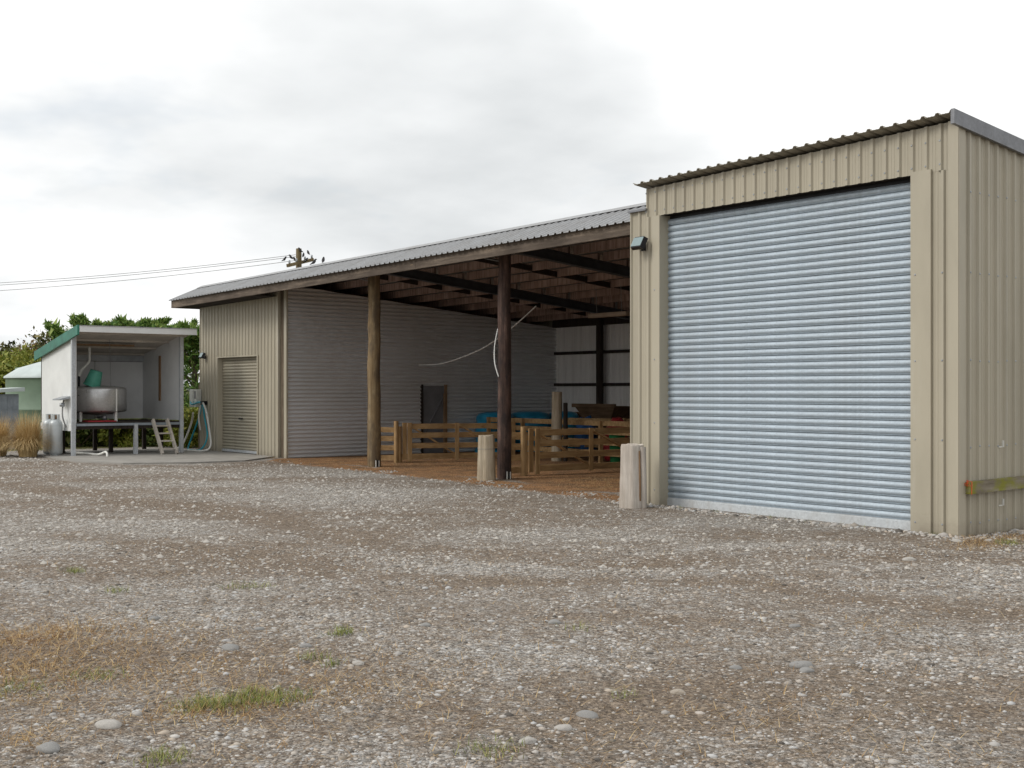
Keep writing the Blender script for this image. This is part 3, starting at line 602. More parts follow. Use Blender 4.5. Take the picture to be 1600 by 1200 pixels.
for xx in (-22.6, -18.06):
    za, zb = 4.08+tl(xx)*.8, 3.25+tl(xx)*.8; ya = 13.78
    mb = MB()
    def sl(x0_, x1_, d0, d1): mb.hexa([(x0_, ya, za+d0), (x1_, ya, za+d0), (x1_, YR-.1, zb+d0), (x0_, YR-.1, zb+d0), (x0_, ya, za+d1), (x1_, ya, za+d1), (x1_, YR-.1, zb+d1), (x0_, YR-.1, zb+d1)])
    sl(xx-.075, xx+.075, 0, .014); sl(xx-.006, xx+.006, .014, .185); sl(xx-.075, xx+.075, .185, .197); obj('steel_rafter', mb, 'steel_beam', barn)
for xx, mt, r_ in ((-22.6, 'pole_weathered', .135), (-18.06, 'pole_dark', .122)):
    pts = [(xx+rnd.uniform(-.008, .008), YB+rnd.uniform(-.008, .008), -.05+i*.30) for i in range(15)]
    po = obj('pole_post', MB().tube(pts, [r_*(1.06-.010*i) for i in range(15)], 22, True, .045), mt, barn)
    fx, fy = xx+r_*1.02, YB-r_*.12
    obj('bracket', MB().box(fx-.05, fx+.02, fy-.04, fy+.03, 0, .15), 'black_steel', po)
    obj('bolt', MB().box(fx+.018, fx+.03, fy-.045, fy-.025, .0, .14), 'plastic_white', po); obj('bolt', MB().box(fx-.0, fx+.024, fy+.03, fy+.05, .0, .13), 'plastic_white', po)
    obj('brace_rod', MB().tube([(xx-.13, YB, 3.9+tl(xx)), (xx-1.0, YB-.35, 4.12+tl(xx))], .014, 6), 'wire_grey', po)
# small floodlight, meter box, hoses on the small room
floodlight(-31.12, YB-.03, 2.52, .10, 'small floodlight above the meter box near the small roller door')
t = thing('meter_box', (-31.62, 13.55, 1.15), 'white meter box on the corner by the small roller door', 'meter box')
obj('box', MB().box(-31.86, -31.40, 13.50, 13.63, 1.16, 1.63), 'plastic_white', t); obj('lid', MB().box(-31.84, -31.62, 13.485, 13.50, 1.18, 1.61), 'plastic_white', t)
obj('label_plate', MB().box(-31.56, -31.46, 13.494, 13.50, 1.38, 1.58), 'wire_grey', t); obj('backing_board', MB().box(-31.60, -31.52, 13.63, 13.66, .0, 1.75), 'bark', t)
hk = thing('hose_rack', (-31.05, 13.55, 1.25), 'dark hook on the tan wall holding the coiled hoses', 'hook'); obj('hook', MB().box(-31.1, -31.0, 13.47, 13.62, 1.22, 1.32), 'black_steel', hk)
def curve(pts, n=8):
    pts = [Vector(p) for p in pts]; P_ = [pts[0]]+pts+[pts[-1]]; o = []
    for i in range(1, len(P_)-2):
        for k_ in range(n):
            t_ = k_/n; a, b, c_, d = P_[i-1:i+3]
            o.append(.5*((2*b)+(c_-a)*t_+(2*a-5*b+4*c_-d)*t_**2+(3*b-a-3*c_+d)*t_**3))
    return o+[pts[-1]]
hy = 13.50
tag(obj('garden_hose', MB().tube(curve([(-30.99, hy, 1.27), (-30.72, hy-.03, 1.05), (-30.4, hy-.08, .55), (-30.18, hy-.15, .18), (-30.25, hy-.3, .055), (-30.9, hy-.55, .05), (-31.6, hy-.5, .05), (-32.1, hy-.1, .15), (-32.0, hy+.1, .7), (-31.75, hy+.05, 1.0)]), .026, 8), 'hose_white', None, (-31, hy, 0)), 'thick white hose looping down from the wall hook to the concrete', 'hose')
tag(obj('hose_end', MB().tube(curve([(-31.05, hy-.04, 1.2), (-31.13, hy-.06, .9), (-31.02, hy-.06, .55)]), .024, 8), 'hose_white', None, (-31, hy, .5)), 'short white hose end hanging inside the loop', 'hose')
tag(obj('teal_hose', MB().tube(curve([(-31.8, hy, 1.3), (-31.6, hy-.05, 1.23), (-31.1, hy, 1.26), (-31.2, hy-.04, .85), (-31.45, hy-.1, .4), (-31.5, hy-.2, .07), (-31.0, hy-.35, .05), (-30.55, hy-.25, .08), (-30.5, hy-.1, .4), (-30.85, hy-.02, .9), (-31.03, hy, 1.25), (-31.5, hy+.02, 1.29), (-31.8, hy, 1.3)]), .022, 8), 'hose_teal', None, (-31.1, hy, 0)), 'thin teal hose hanging in a long loop on the wall hook', 'hose')
# cables in the barn
tag(obj('power_cable', MB().tube(curve([ptd(838, 478, 26.9), ptd(800, 512, 27.2), ptd(760, 541, 27.8), ptd(720, 559, 28.6), ptd(685, 569, 29.6), ptd(655, 570, 30.9)]), .014, 6), 'cable_white', None, (-24, 16, 2.5)), 'grey cable drooping from the steel rafter to the corrugated wall', 'cable')
tag(obj('white_cable', MB().tube(curve([(-18.19, 13.60, 2.72), (-18.22, 13.55, 2.4), (-18.15, 13.50, 2.1), (-18.05, 13.51, 1.85)]), .012, 6), 'cable_white', None, (-18.1, 13.5, 2)), 'white cable hanging against the dark pole post', 'cable')
t = thing('hanging_batten', (-20.1, 18, 3.2), 'weathered batten hung on wires under the barn roof', 'batten')
obj('batten', MB().box(-20.72, -19.5, 17.95, 18.1, 3.185, 3.275), 'batten', t)
for xx in (-20.5, -19.7): obj('wire', MB().tube([(xx, 18.02, 3.27), (xx-.03, 18.02, 3.85)], .006, 5), 'wire_grey', t)
# log bollards
def log(x_, y_, r_, h, mat, label, strip=False):
    t = thing('log_bollard', (x_, y_, 0), label, 'bollard', 'short log bollards')
    ns = 34
    mb = MB(); rr = [1+.04*math.sin(3*a+x_)+.03*math.sin(7*a) for a in [i*2*math.pi/ns for i in range(ns)]]
    lev = [(-.05, 1.08), (.05, 1.09), (.2*h, 1.04), (.4*h, 1.03), (.6*h, .98), (.8*h, .96), (.95*h, .95), (h, .90)]
    crack = {rnd.randrange(ns): rnd.uniform(.80, .9) for _ in range(6)}
    vs = [(x_+r_*q*rr[j]*crack.get(j, 1)*(1+rnd.uniform(-.012, .012))*math.cos(j*2*math.pi/ns), y_+r_*q*rr[j]*crack.get(j, 1)*math.sin(j*2*math.pi/ns), z_+(rnd.uniform(-.02, .012) if z_ > .9*h else 0)) for z_, q in lev for j in range(ns)]
    mb.add(vs, [(i*ns+j, i*ns+(j+1) % ns, (i+1)*ns+(j+1) % ns, (i+1)*ns+j) for i in range(len(lev)-1) for j in range(ns)], True); mb.add(vs[-ns:], [tuple(range(ns))])
    obj('log', mb, mat, t)
    if strip:
        mb = MB(); mb.tube([(x_+r_*.92, y_+r_*.36, 0), (x_+r_*.93, y_+r_*.36, .45), (x_+r_*.86, y_+r_*.33, h-.03)], .05, 8, True, .1); obj('split_slab', mb, mat, t)
        mb = MB(); mb.tube([(x_+r_*1.03, y_-r_*.06, .1), (x_+r_*1.01, y_-r_*.05, .4), (x_+r_*.95, y_-r_*.05, h-.08)], .014, 6, True, .3); obj('rusty_wire', mb, 'brown_board', t)
    else: obj('wire_band', MB().lathe((x_, y_, .56), [(r_*1.05, -.004), (r_*1.065, 0), (r_*1.05, .004)], 26), 'wire_grey', t)
log(-17.97, 13.18, .155, .80, 'log_pale', 'short pale log bollard with a wire band beside the dark pole')
log(-12.56, 11.68, .165, .86, 'log_grey', 'weathered grey split log bollard at the left of the roller door', True)
# ------------------------------------------------------------------ timber yards in the barn
def gate(x_, y_, dx, dy, L, label, mids=(.45,)):
    t = thing('timber_gate', (x_, y_, 0), label, 'gate', 'timber yard gates'); d = Vector((dx, dy, 0)).normalized(); nrm = Vector((d.y, -d.x, 0)); o = Vector((x_, y_, 0))
    at = lambda s_, z_, k_=0.: o+d*s_+nrm*k_+Vector((0, 0, z_))
    for z_ in (.13, .37, .60, .80): obj('rail', MB().beam(at(0, z_), at(L, z_+rnd.uniform(-.012, .012)), .04, .118), 'gate_wood_y', t)
    for s_ in (.02, L-.03): obj('stile', MB().beam(at(s_, .02, .034), at(s_, .88, .034), .10, .03, nrm), 'gate_wood_z', t); obj('stile', MB().beam(at(s_-.10, .06, -.034), at(s_-.10, .88, -.034), .10, .03, nrm), 'gate_wood_z', t)
    for m_ in mids: obj('stile', MB().beam(at(L*m_, .04, .036), at(L*m_, .87, .036), .09, .03, nrm), 'gate_wood_z', t); obj('brace', MB().beam(at(L*m_+.05, .82, .036), at(L-.1, .15, .036), .03, .09, nrm), 'gate_wood_y', t); obj('brace', MB().beam(at(.1, .78, -.034), at(L*m_, .15, -.034), .03, .09, nrm), 'gate_wood_y', t)
    obj('gate_post', MB().tube([at(-.28, -.05), at(-.28, .92)], .055, 10), 'gate_wood_z', t); return t
def yfence(x0_, y0_, x1_, y1_, h, posts, label, zs=(.12, .34, .56, .76)):
    t = thing('yard_fence', (x0_, y0_, 0), label, 'fence', 'timber yard fences'); a = Vector((x0_, y0_, 0)); b = Vector((x1_, y1_, 0))
    for z_ in zs: obj('rail', MB().beam(a+Vector((0, 0, z_)), b+Vector((0, 0, z_+rnd.uniform(-.015, .015))), .04, .115), 'gate_wood_y', t)
    d = (b-a).normalized(); nrm = Vector((d.y, -d.x, 0))*.05
    for i in range(posts):
        q = a+(b-a)*(i/(posts-1)); obj('post', MB().beam(q+nrm+Vector((0, 0, -.05)), q+nrm+Vector((0, 0, h)), .09, .06, d), 'gate_wood_z', t)
gate(-23.45, 15.05, .29, .957, 2.5, 'brown timber gate standing open between the two pole posts')
gate(-18.45, 14.68, .05, 1, 2.9, 'brown timber gate right of the dark pole post')
yfence(-24.0, 14.5, -23.62, 14.95, .80, 2, 'short rail fence right beside the olive pole post', (.10, .32, .53, .73))
yfence(-18.62, 13.98, -18.5, 14.45, .82, 2, 'short rail fence right beside the dark pole post', (.10, .33, .55, .75))
yfence(-25.6, 18.9, -19.2, 18.3, .92, 5, 'long rail fence across the middle of the barn', (.2, .45, .68, .86))
yfence(-23.2, 19.4, -18.6, 21.0, .95, 4, 'rear rail fence in front of the wooden feeder', (.3, .6, .88))
obj_p = thing('strainer_post', (-21.85, 18, 0), 'stout pale timber post standing among the yard fences', 'post'); obj('shaft', MB().tube([(-21.85, 18, -.05), (-21.85, 18, .8), (-21.84, 18, 1.57)], [.125, .12, .115], 14, True, .02), 'log_pale', obj_p); obj('side_post', MB().tube([(-21.66, 18.1, -.05), (-21.66, 18.1, 1.32)], .05, 8), 'dark_timber', obj_p)
for i, (xx, yy, rr, lb) in enumerate(((-26.0, 19.35, .50, 'left'), (-25.95, 20.45, .55, 'middle'), (-25.7, 21.4, .42, 'right'))):
    t = thing('blue_tub', (xx, yy, 0), 'blue plastic tub upside down by the corrugated wall, '+lb+' end of three' if lb != 'middle' else 'blue plastic tub upside down, middle one of three by the corrugated wall', 'tub', 'blue tubs')
    obj('tub', MB().lathe((xx, yy, 0), [(rr*1.06, .0), (rr*1.06, .06), (rr, .08), (rr*1.0, .5), (rr*1.04, .52), (rr*1.04, .60), (rr*.98, .62), (rr*.97, .82), (rr*1.0, .84), (rr*.98, .92), (rr*.85, 1.0), (rr*.5, 1.04), (0, 1.05)], 28), 'blue_plastic', t)
t = thing('wooden_feeder', (-22.7, 20.3, 0), 'dark wooden V-shaped trough feeder before the rear wall', 'feeder')
mb = MB().hexa([(-23.1, 20.0, .80), (-22.3, 20.0, .80), (-22.3, 20.5, .80), (-23.1, 20.5, .80), (-23.42, 19.85, 1.22), (-21.95, 19.85, 1.22), (-21.95, 20.65, 1.22), (-23.42, 20.65, 1.22)]); obj('trough', mb, 'feeder_wood', t)
obj('rim', MB().box(-23.46, -21.9, 19.80, 19.86, 1.19, 1.28), 'feeder_wood', t)
for a in (-23.0, -22.4):
    for b in (20.05, 20.42): obj('leg', MB().box(a-.05, a+.05, b-.04, b+.04, 0, .82), 'feeder_wood', t)
def lump(name, x_, y_, z_, rx, ry, rz_, mat, label, cat):
    b_ = bmesh.new(); bmesh.ops.create_icosphere(b_, subdivisions=3, radius=1); o3 = Vector((x_*3, y_, z_))
    for v in b_.verts:
        v.co *= 1+.25*mn.noise(v.co*1.6+o3)+.1*mn.noise(v.co*4+o3); v.co = Vector((v.co.x*rx, v.co.y*ry, max(v.co.z, -.6)*rz_+rz_*.6))
    for f in b_.faces: f.smooth = True
    m_ = bpy.data.meshes.new(name); b_.to_mesh(m_); b_.free(); m_.materials.append(M[mat]); tag(link(name, m_, None, (x_, y_, z_)), label, cat)
lump('blue_sack', -22.9, 19.75, .0, .28, .25, .62, 'blue_sack', 'bright blue sack behind the stout timber post', 'sack')
lump('red_sack', -21.2, 19.2, .0, .28, .28, .62, 'red_plastic', 'dark red bag lying behind the right gate', 'bag')
t = thing('green_bucket', (-20.6, 18.7, 0), 'green plastic bucket behind the right timber gate', 'bucket'); obj('bucket', MB().lathe((-20.6, 18.7, 0), [(0, .01), (.15, .01), (.19, .75), (.20, .76), (.185, .76), (.14, .1), (0, .1)], 18), 'green_plastic', t)
# ------------------------------------------------------------------ vat shelter
SX, SB, SY0, SY1 = -30.2, -32.68, 9.87, 12.52
sh = thing('vat_shelter', (-31.4, 11.2, 0), 'small white open-fronted shelter on legs with green edged roof', 'shelter')
sr = lambda x_: 3.06-.165*(-29.65-x_)              # roof underside
def sbox(name, a, mat): obj(name, MB().box(*a), mat, sh)
mb = MB().hexa([(SB, SY0, .72), (SX-.02, SY0, .68), (SX-.02, SY0+.05, .68), (SB, SY0+.05, .72), (SB, SY0, sr(SB)), (SX-.02, SY0, sr(SX-.02)), (SX-.02, SY0+.05, sr(SX-.02)), (SB, SY0+.05, sr(SB))]); obj('side_wall', mb, 'white_paint', sh)
mb = MB().hexa([(SB, SY1, .85), (SX-.03, SY1, .85), (SX-.03, SY1+.05, .85), (SB, SY1+.05, .85), (SB, SY1, sr(SB)), (SX-.03, SY1, sr(SX)), (SX-.03, SY1+.05, sr(SX)), (SB, SY1+.05, sr(SB))]); obj('side_wall', mb, 'panel_pale', sh)
sbox('rear_backing', (SB-.06, SB-.035, SY0, SY1+.05, .85, sr(SB)-.01), 'dark_timber')
for i in range(2): sbox('rear_panel', (SB-.03, SB, SY0+.06+i*1.31, SY0+.06+i*1.31+1.295, .85, 2.36), 'panel_pale')
sbox('rear_beam', (SB-.02, SB+.06, SY0+.05, SY1, 2.37, sr(SB)-.02), 'grey_steel'); sbox('skirt_board', (SB, SX-.02, SY0-.03, SY0-.002, .62, .78), 'white_paint')
def slope(name, x0_, x1_, y0_, y1_, d0, d1, mat): obj(name, MB().hexa([(x0_, y0_, sr(x0_)+d0), (x1_, y0_, sr(x1_)+d0), (x1_, y1_, sr(x1_)+d0), (x0_, y1_, sr(x0_)+d0), (x0_, y0_, sr(x0_)+d1), (x1_, y0_, sr(x1_)+d1), (x1_, y1_, sr(x1_)+d1), (x0_, y1_, sr(x0_)+d1)]), mat, sh)
slope('ceiling', -32.85, -29.70, SY0-.02, 12.72, 0, .02, 'ceiling_pale')
for i in range(4): slope('roof_sheet', -32.95, -29.60, SY0-.05+i*.73, SY0-.05+i*.73+.725, .06, .075+.003*(i % 2), 'galv_roof')
for i in range(4): slope('ceiling_batten', -32.6+i*.85, -32.54+i*.85, SY0+.06, SY1-.01, -.045, -.001, 'ceiling_pale')
slope('barge_board', -33.0, -29.64, SY0-.10, SY0-.052, -.14, .09, 'green_paint')
sbox('front_fascia', (-29.66, -29.615, SY0-.048, 12.74, 2.985, 3.125), 'white_paint')
sbox('floor', (SB, SX+.03, SY0+.055, SY1+.1, .78, .83), 'dark_timber')
for xx in (SX-.02, -31.4, SB+.1): sbox('bearer', (xx-.04, xx+.04, SY0+.05, SY1+.1, .66, .78), 'dark_timber')
sbox('edge_rail', (SX+.03, SX+.06, SY0+.05, SY1+.1, .74, .80), 'grey_timber')
for yy, zt_ in ((SY0-.02, sr(SX)), (11.38, .78), (SY1+.04, sr(SX))): sbox('leg', (SX-.02, SX+.07, yy-.045, yy+.045, 0, zt_-.01), 'steel_post')
for xx in (-31.4, SB+.1):
    for yy in (SY0+.12, 11.2, SY1): sbox('leg', (xx-.045, xx+.045, yy-.045, yy+.045, 0, .66), 'dark_timber')
sbox('wall_batten', (-31.50, -31.40, SY1-.03, SY1-.002, 1.33, 2.50), 'brown_board')
sbox('ceiling_light', (-31.2, -31.1, 10.2, 11.7, sr(-31.15)-.10, sr(-31.15)-.05), 'brown_board')
sbox('corner_trim', (SX-.02, SX+.02, SY0-.012, SY0+.06, .68, sr(SX)-.01), 'white_paint')
v = thing('insulated_vat', (-31.3, 10.85, .83), 'round silver foil-wrapped vat on short legs in the shelter', 'vat')
vx, vy = -31.25, 10.82
body = obj('tank', MB().lathe((vx, vy, 0), [(0, .98), (.3, 1.0), (.67, 1.075), (.69, 1.10), (.69, 1.60), (.67, 1.66), (.60, 1.685), (.3, 1.72), (0, 1.73)], 36), 'vat_foil', v)
obj('foil_seam', MB().beam((vx+.655, vy+.235, 1.08), (vx+.655, vy+.235, 1.64), .03, .012, (1, 0, 0)), 'plastic_white', body)
for a in (.45, 2.0, 3.6, 5.2): obj('leg', MB().tube([(vx+.6*math.cos(a), vy+.6*math.sin(a), .83), (vx+.6*math.cos(a), vy+.6*math.sin(a), 1.1)], .04, 8), 'plastic_white', v)
mb = MB().tube([(vx, vy, .99), (vx, vy, .93), (vx+.3, vy+.05, .92)], .035, 8); mb.lathe((vx+.33, vy+.05, .92), [(0, -.06), (.05, -.05), (.06, 0), (.05, .05), (0, .06)], 10); obj('outlet_valve', mb, 'grey_steel', v)
b = link('tilted_bucket', None, None, (-30.95, 10.62, 1.90)); b.rotation_euler = (math.radians(-14), math.radians(10), 0); tag(b, 'sea-green bucket upside down on top of the silver vat', 'bucket')
me = MB().lathe((0, 0, 0), [(.205, -.20), (.20, -.19), (.205, -.17), (.15, .19), (.14, .20), (0, .20)], 22).mesh('shell'); me.materials.append(M['bucket_green']); link('shell', me, b)
me = MB().lathe((0, 0, 0), [(.198, -.20), (.22, -.205), (.222, -.17), (.205, -.165)], 22).mesh('rim'); me.materials.append(M['bucket_green']); link('rim', me, b)
t = thing('filler_pipe', (-31.3, 10.5, 1.7), 'bent pale pipe coming down from the ceiling beside the bucket', 'pipe'); obj('pipe', MB().tube(curve([(-31.3, 10.62, 2.68), (-31.3, 10.62, 2.5), (-31.3, 10.60, 2.3), (-31.3, 10.42, 2.1), (-31.3, 10.36, 1.95)]), .032, 8), 'plastic_white', t); obj('lower_pipe', MB().tube([(-31.3, 10.36, 1.96), (-31.3, 10.36, 1.69)], .03, 8), 'black_steel', t)
t = thing('pull_cord', (-30.8, 10.95, 2.0), 'thin cord hanging from the shelter ceiling', 'cord'); obj('cord', MB().tube(curve([(-30.8, 10.95, 2.9), (-30.8, 10.97, 2.3), (-30.85, 11.0, 1.72)]), .007, 5), 'wire_grey', t)
tag(obj('red_tray', MB().box(-30.75, -30.3, 10.25, 10.95, .832, .86), 'red_plastic', None, (-30.5, 10.6, .83)), 'flat red tray on the shelter floor under the vat', 'tray')
ld = thing('step_ladder', (-29.8, 12.1, 0), 'weathered wooden ladder leaning on the shelter floor', 'ladder')
LA, LB_ = [Vector((-29.62, y_, .03)) for y_ in (11.85, 12.22)], [Vector((-30.13, y_, .87)) for y_ in (11.80, 12.17)]
for a, c_ in zip(LA, LB_): obj('stringer', MB().beam(a, c_, .05, .10), 'ladder_wood', ld)
for t_ in (.15, .38, .60, .82): q0, q1 = LA[0].lerp(LB_[0], t_), LA[1].lerp(LB_[1], t_); obj('rung', MB().beam(q0, q1, .08, .035), 'ladder_wood', ld)
def gas(x_, y_, label):
    t = thing('gas_cylinder', (x_, y_, 0), label, 'gas cylinder', 'gas cylinders')
    obj('body', MB().lathe((x_, y_, 0), [(0, .04), (.12, .04), (.15, .07), (.157, .12), (.157, .76), (.15, .82), (.11, .875), (.04, .90), (0, .905)], 24), 'gas_grey', t)
    obj('foot_ring', MB().lathe((x_, y_, 0), [(.125, .0), (.125, .06), (.115, .06), (.115, .0)], 24), 'gas_grey', t)
    mb = MB()
    for a in range(3):
        a0 = a*2.09+.3; pts = [(x_+.085*math.cos(a0+q*.35), y_+.085*math.sin(a0+q*.35)) for q in range(4)]
        for (p, q), (r2, s2) in zip(pts, pts[1:]): mb.beam((p, q, .95), (r2, s2, .95), .008, .14)
    obj('collar', mb, 'gas_grey', t); obj('valve', MB().tube([(x_, y_, .90), (x_, y_, 1.0)], .022, 8), 'brown_board', t)
gas(*at_px(87.5, 30.3), 'grey gas cylinder standing nearest the shelter post'); gas(*at_px(77.5, 30.75), 'grey gas cylinder partly hidden behind the front cylinder')
t = thing('regulator_hood', (-30.7, 9.8, 1.45), 'small grey hood and pipes on the white wall above the gas cylinders', 'hood')
obj('hood', MB().hexa([(-31.0, 9.62, 1.36), (-30.45, 9.62, 1.36), (-30.45, 9.86, 1.40), (-31.0, 9.86, 1.40), (-31.0, 9.62, 1.39), (-30.45, 9.62, 1.39), (-30.45, 9.86, 1.46), (-31.0, 9.86, 1.46)]), 'grey_steel', t)
obj('pipe', MB().tube(curve([(-30.66, 9.78, 1.38), (-30.66, 9.75, 1.15), (-30.55, 9.72, .95), (-30.55, 9.8, .7)]), .018, 6), 'wire_grey', t); obj('regulator', MB().lathe((-30.66, 9.74, 1.25), [(0, -.05), (.06, -.04), (.06, .04), (0, .05)], 12), 'grey_steel', t)
tag(obj('ground_pipe', MB().tube(curve([(-31.6, 10.0, .06), (-30.6, 10.3, .06), (-29.9, 10.35, .06), (-29.55, 10.42, .13), (-29.45, 10.42, .02)]), .028, 8), 'plastic_white', None, (-30, 10.3, 0)), 'white plastic pipe on the ground under the shelter', 'pipe')
# ------------------------------------------------------------------ tank and pump box
tcx, tcy = at_px(104, 38.6); tr = 1.75
t = thing('water_tank', (tcx, tcy, 0), 'round pale green water tank with whitish domed lid behind the shelter', 'tank')
obj('wall', MB().lathe((tcx, tcy, 0), [(tr, -.05), (tr*1.01, .3), (tr, .32), (tr*1.0, 1.0), (tr*1.01, 1.02), (tr, 1.05), (tr, 1.95), (tr*1.02, 2.0)], 48), 'tank_green', t)
obj('lid', MB().lathe((tcx, tcy, 2.0), [(tr*1.03, -.03), (tr*1.03, .02), (tr*.8, .28), (tr*.45, .47), (.25, .56), (0, .58)], 48), 'tank_lid', t)
obj('hatch', MB().lathe((tcx-.45, tcy-1.15, 2.26), [(.25, -.12), (.25, .03), (0, .05)], 16), 'tank_green', t)
t = thing('pump_box', (-34.6, 8.5, 0), 'grey timber pump box with white lid at the left edge', 'pump box')
bx0, by0 = at_px(-27, 33.5)
for i in range(6): obj('plank', MB().box(bx0-1.0+i*.168, bx0-1.0+i*.168+.163, by0, by0+.03, 0, 1.5), 'grey_timber', t); obj('plank', MB().box(bx0-.0, bx0+.03, by0+.03+i*.15, by0+.03+i*.15+.146, 0, 1.5), 'grey_timber', t)
obj('lid', MB().hexa([(bx0-1.15, by0-.12, 1.52), (bx0+.17, by0-.12, 1.52), (bx0+.17, by0+1.05, 1.58), (bx0-1.15, by0+1.05, 1.58), (bx0-1.15, by0-.12, 1.60), (bx0+.17, by0-.12, 1.60), (bx0+.17, by0+1.05, 1.68), (bx0-1.15, by0+1.05, 1.68)]), 'tank_lid', t)
# ------------------------------------------------------------------ plants
def tussock(x_, y_, h, n, label):
    pts = np.zeros((n, 3)); a = rng.uniform(0, 6.283, n); q = np.sqrt(rng.random(n))*.20; bx = x_+q*np.cos(a); by = y_+q*np.sin(a)
    ang = a+rng.normal(0, .5, n); L = h*rng.uniform(.7, 1.25, n); out = rng.uniform(.2, 1.15, n); d = np.stack([np.cos(ang), np.sin(ang)], -1); sdv = np.stack([-np.sin(ang), np.cos(ang)], -1)
    V = []; S = 5
    for i in range(S+1):
        t_ = i/S; hor = L*out*(t_**1.6)*.55; ver = L*(t_*(1.12-.2*out)-.66*out*t_**2.4); wv = .005*(1-.8*t_)
        c = np.stack([bx, by], -1)+d*hor[:, None]; zz = np.maximum(ver, .01)[:, None]
        V += [np.concatenate([c+sdv*wv, zz], 1), np.concatenate([c-sdv*wv, zz], 1)]
    V = np.stack(V, 1).reshape(-1, 3); F = np.array([[2*i, 2*i+1, 2*i+3, 2*i+2] for i in range(S)])
    me = npmesh('tussock_grass', V-np.array([x_, y_, 0]), (F[None]+(np.arange(n)*2*(S+1))[:, None, None]).reshape(-1, 4), 'tussock')
    tag(link('tussock_grass', me, None, (x_, y_, 0)), label, 'tussock', 'tan tussock grasses')
tussock(*at_px(44, 30.0), 1.0, 3200, 'tan tussock grass clump beside the gas cylinders')
tussock(*at_px(-4, 30.3), .95, 2600, 'tan tussock grass clump cut by the left picture edge')
def foliage(name, parent, centers, rad, n, size, mat, spray=False, base=(0, 0, 0)):
    """n leaf faces in clumps round the given centres"""
    centers = np.array(centers); ci = rng.integers(0, len(centers), n); q = rng.normal(0, 1, (n, 3)); q /= np.linalg.norm(q, axis=1)[:, None]
    rr = np.array(rad)[ci] if np.ndim(rad) else np.full(n, rad)
    p = centers[ci]+q*(rr*rng.random(n)**.45)[:, None]*np.array([1, 1, .8])
    a = q+rng.normal(0, .6, (n, 3)); a[:, 2] += (.6 if spray else 0); a /= np.linalg.norm(a, axis=1)[:, None]
    b_ = np.cross(a, rng.normal(0, 1, (n, 3))); b_ /= np.linalg.norm(b_, axis=1)[:, None]
    L = size*np.exp(rng.normal(0, .4, n))[:, None]; W = L*(.22 if spray else .5)
    V = np.stack([p-a*L*.5, p+b_*W*.5, p+a*L*.5, p-b_*W*.5], 1).reshape(-1, 3)-np.array(base)
    me = npmesh(name, V, np.arange(n*4).reshape(-1, 4), mat); return link(name, me, parent)
def branch(mb, p, d, L, r_, depth, tips, spread=.6, up=.15):
    q = p; pts = [p]; dd = d
    for i in range(4):
        dd = (dd+Vector((rnd.gauss(0, .12), rnd.gauss(0, .12), rnd.gauss(0, .08)+up*.3))).normalized(); q = q+dd*L/4; pts.append(q)
    mb.tube(pts, [r_*(1-.13*i) for i in range(5)], 7 if depth > 1 else 5, False)
    if depth == 0: tips.append(q); return
    for i in range(rnd.choice((2, 3, 3))):
        nd = (dd+Vector((rnd.gauss(0, spread), rnd.gauss(0, spread), rnd.gauss(.1, spread*.6)))).normalized(); branch(mb, pts[rnd.choice((2, 3, 4))], nd, L*rnd.uniform(.55, .85), r_*.5, depth-1, tips, spread, up)
    tips.append(q)
def tree(x_, y_, h, rt, label, mat, n, size, depth=3, cr=.6, name='tree', spread=.6, group='trees behind the tank'):
    t = thing(name, (x_, y_, 0), label, 'tree', group); mb = MB(); tips = []
    o = Vector((x_, y_, -.1)); mid = o+Vector((rnd.uniform(-.2, .2), rnd.uniform(-.2, .2), h*.35)); mb.tube([o, o.lerp(mid, .5), mid], [rt*1.2, rt, rt*.85], 9, False)
    for i in range(5): branch(mb, mid-Vector((0, 0, rnd.uniform(0, h*.12))), Vector((math.cos(i*1.26+x_), math.sin(i*1.26+x_), 1.2)).normalized(), h*.27, rt*.5, depth, tips, spread)
    obj('trunk', mb, 'bark', t)
    if n: foliage('crown', t, [p[:] for p in tips], [cr*rnd.uniform(.6, 1.2) for _ in tips], n, size, mat, base=(x_, y_, 0))
def hedge(x_, y_, h, wd, label, n=15000):
    t = thing('conifer_tree', (x_, y_, 0), label, 'tree', 'dark green conifers behind the shelter'); mb = MB(); mb.tube([(x_, y_, -.1), (x_+.1, y_, h*.5), (x_, y_, h*.9)], [.18, .13, .03], 8, False); cs = []; rs = []
    for i in range(70):
        z_ = rnd.uniform(.05, 1)*h; q = wd*(1-.45*(z_/h)**2)*math.sqrt(rnd.random()); a = rnd.uniform(0, 6.28); cs.append((x_+q*math.cos(a), y_+q*math.sin(a), z_)); rs.append(rnd.uniform(.25, .55))
    for c_ in cs[::3]: mb.tube([(x_, y_, c_[2]*.8), c_], [.04, .012], 5, False)
    for i in range(26):
        a = rnd.uniform(0, 6.28); q = wd*.95*rnd.random(); zz = h*rnd.uniform(.96, 1.06); p0 = (x_+q*math.cos(a), y_+q*math.sin(a), zz)
        for k_ in range(5): cs.append((p0[0]+k_*.13*math.cos(a+1), p0[1]+k_*.13*math.sin(a+1), zz-.1+k_*.085)); rs.append(.15-.018*k_)
    obj('trunk', mb, 'bark', t); foliage('crown', t, cs, rs, n, .13, 'leaf_hedge', True, base=(x_, y_, 0)); foliage('outer_sprays', t, cs[60:], [q*1.25 for q in rs[60:]], n//5, .19, 'leaf_spray', True, base=(x_, y_, 0))
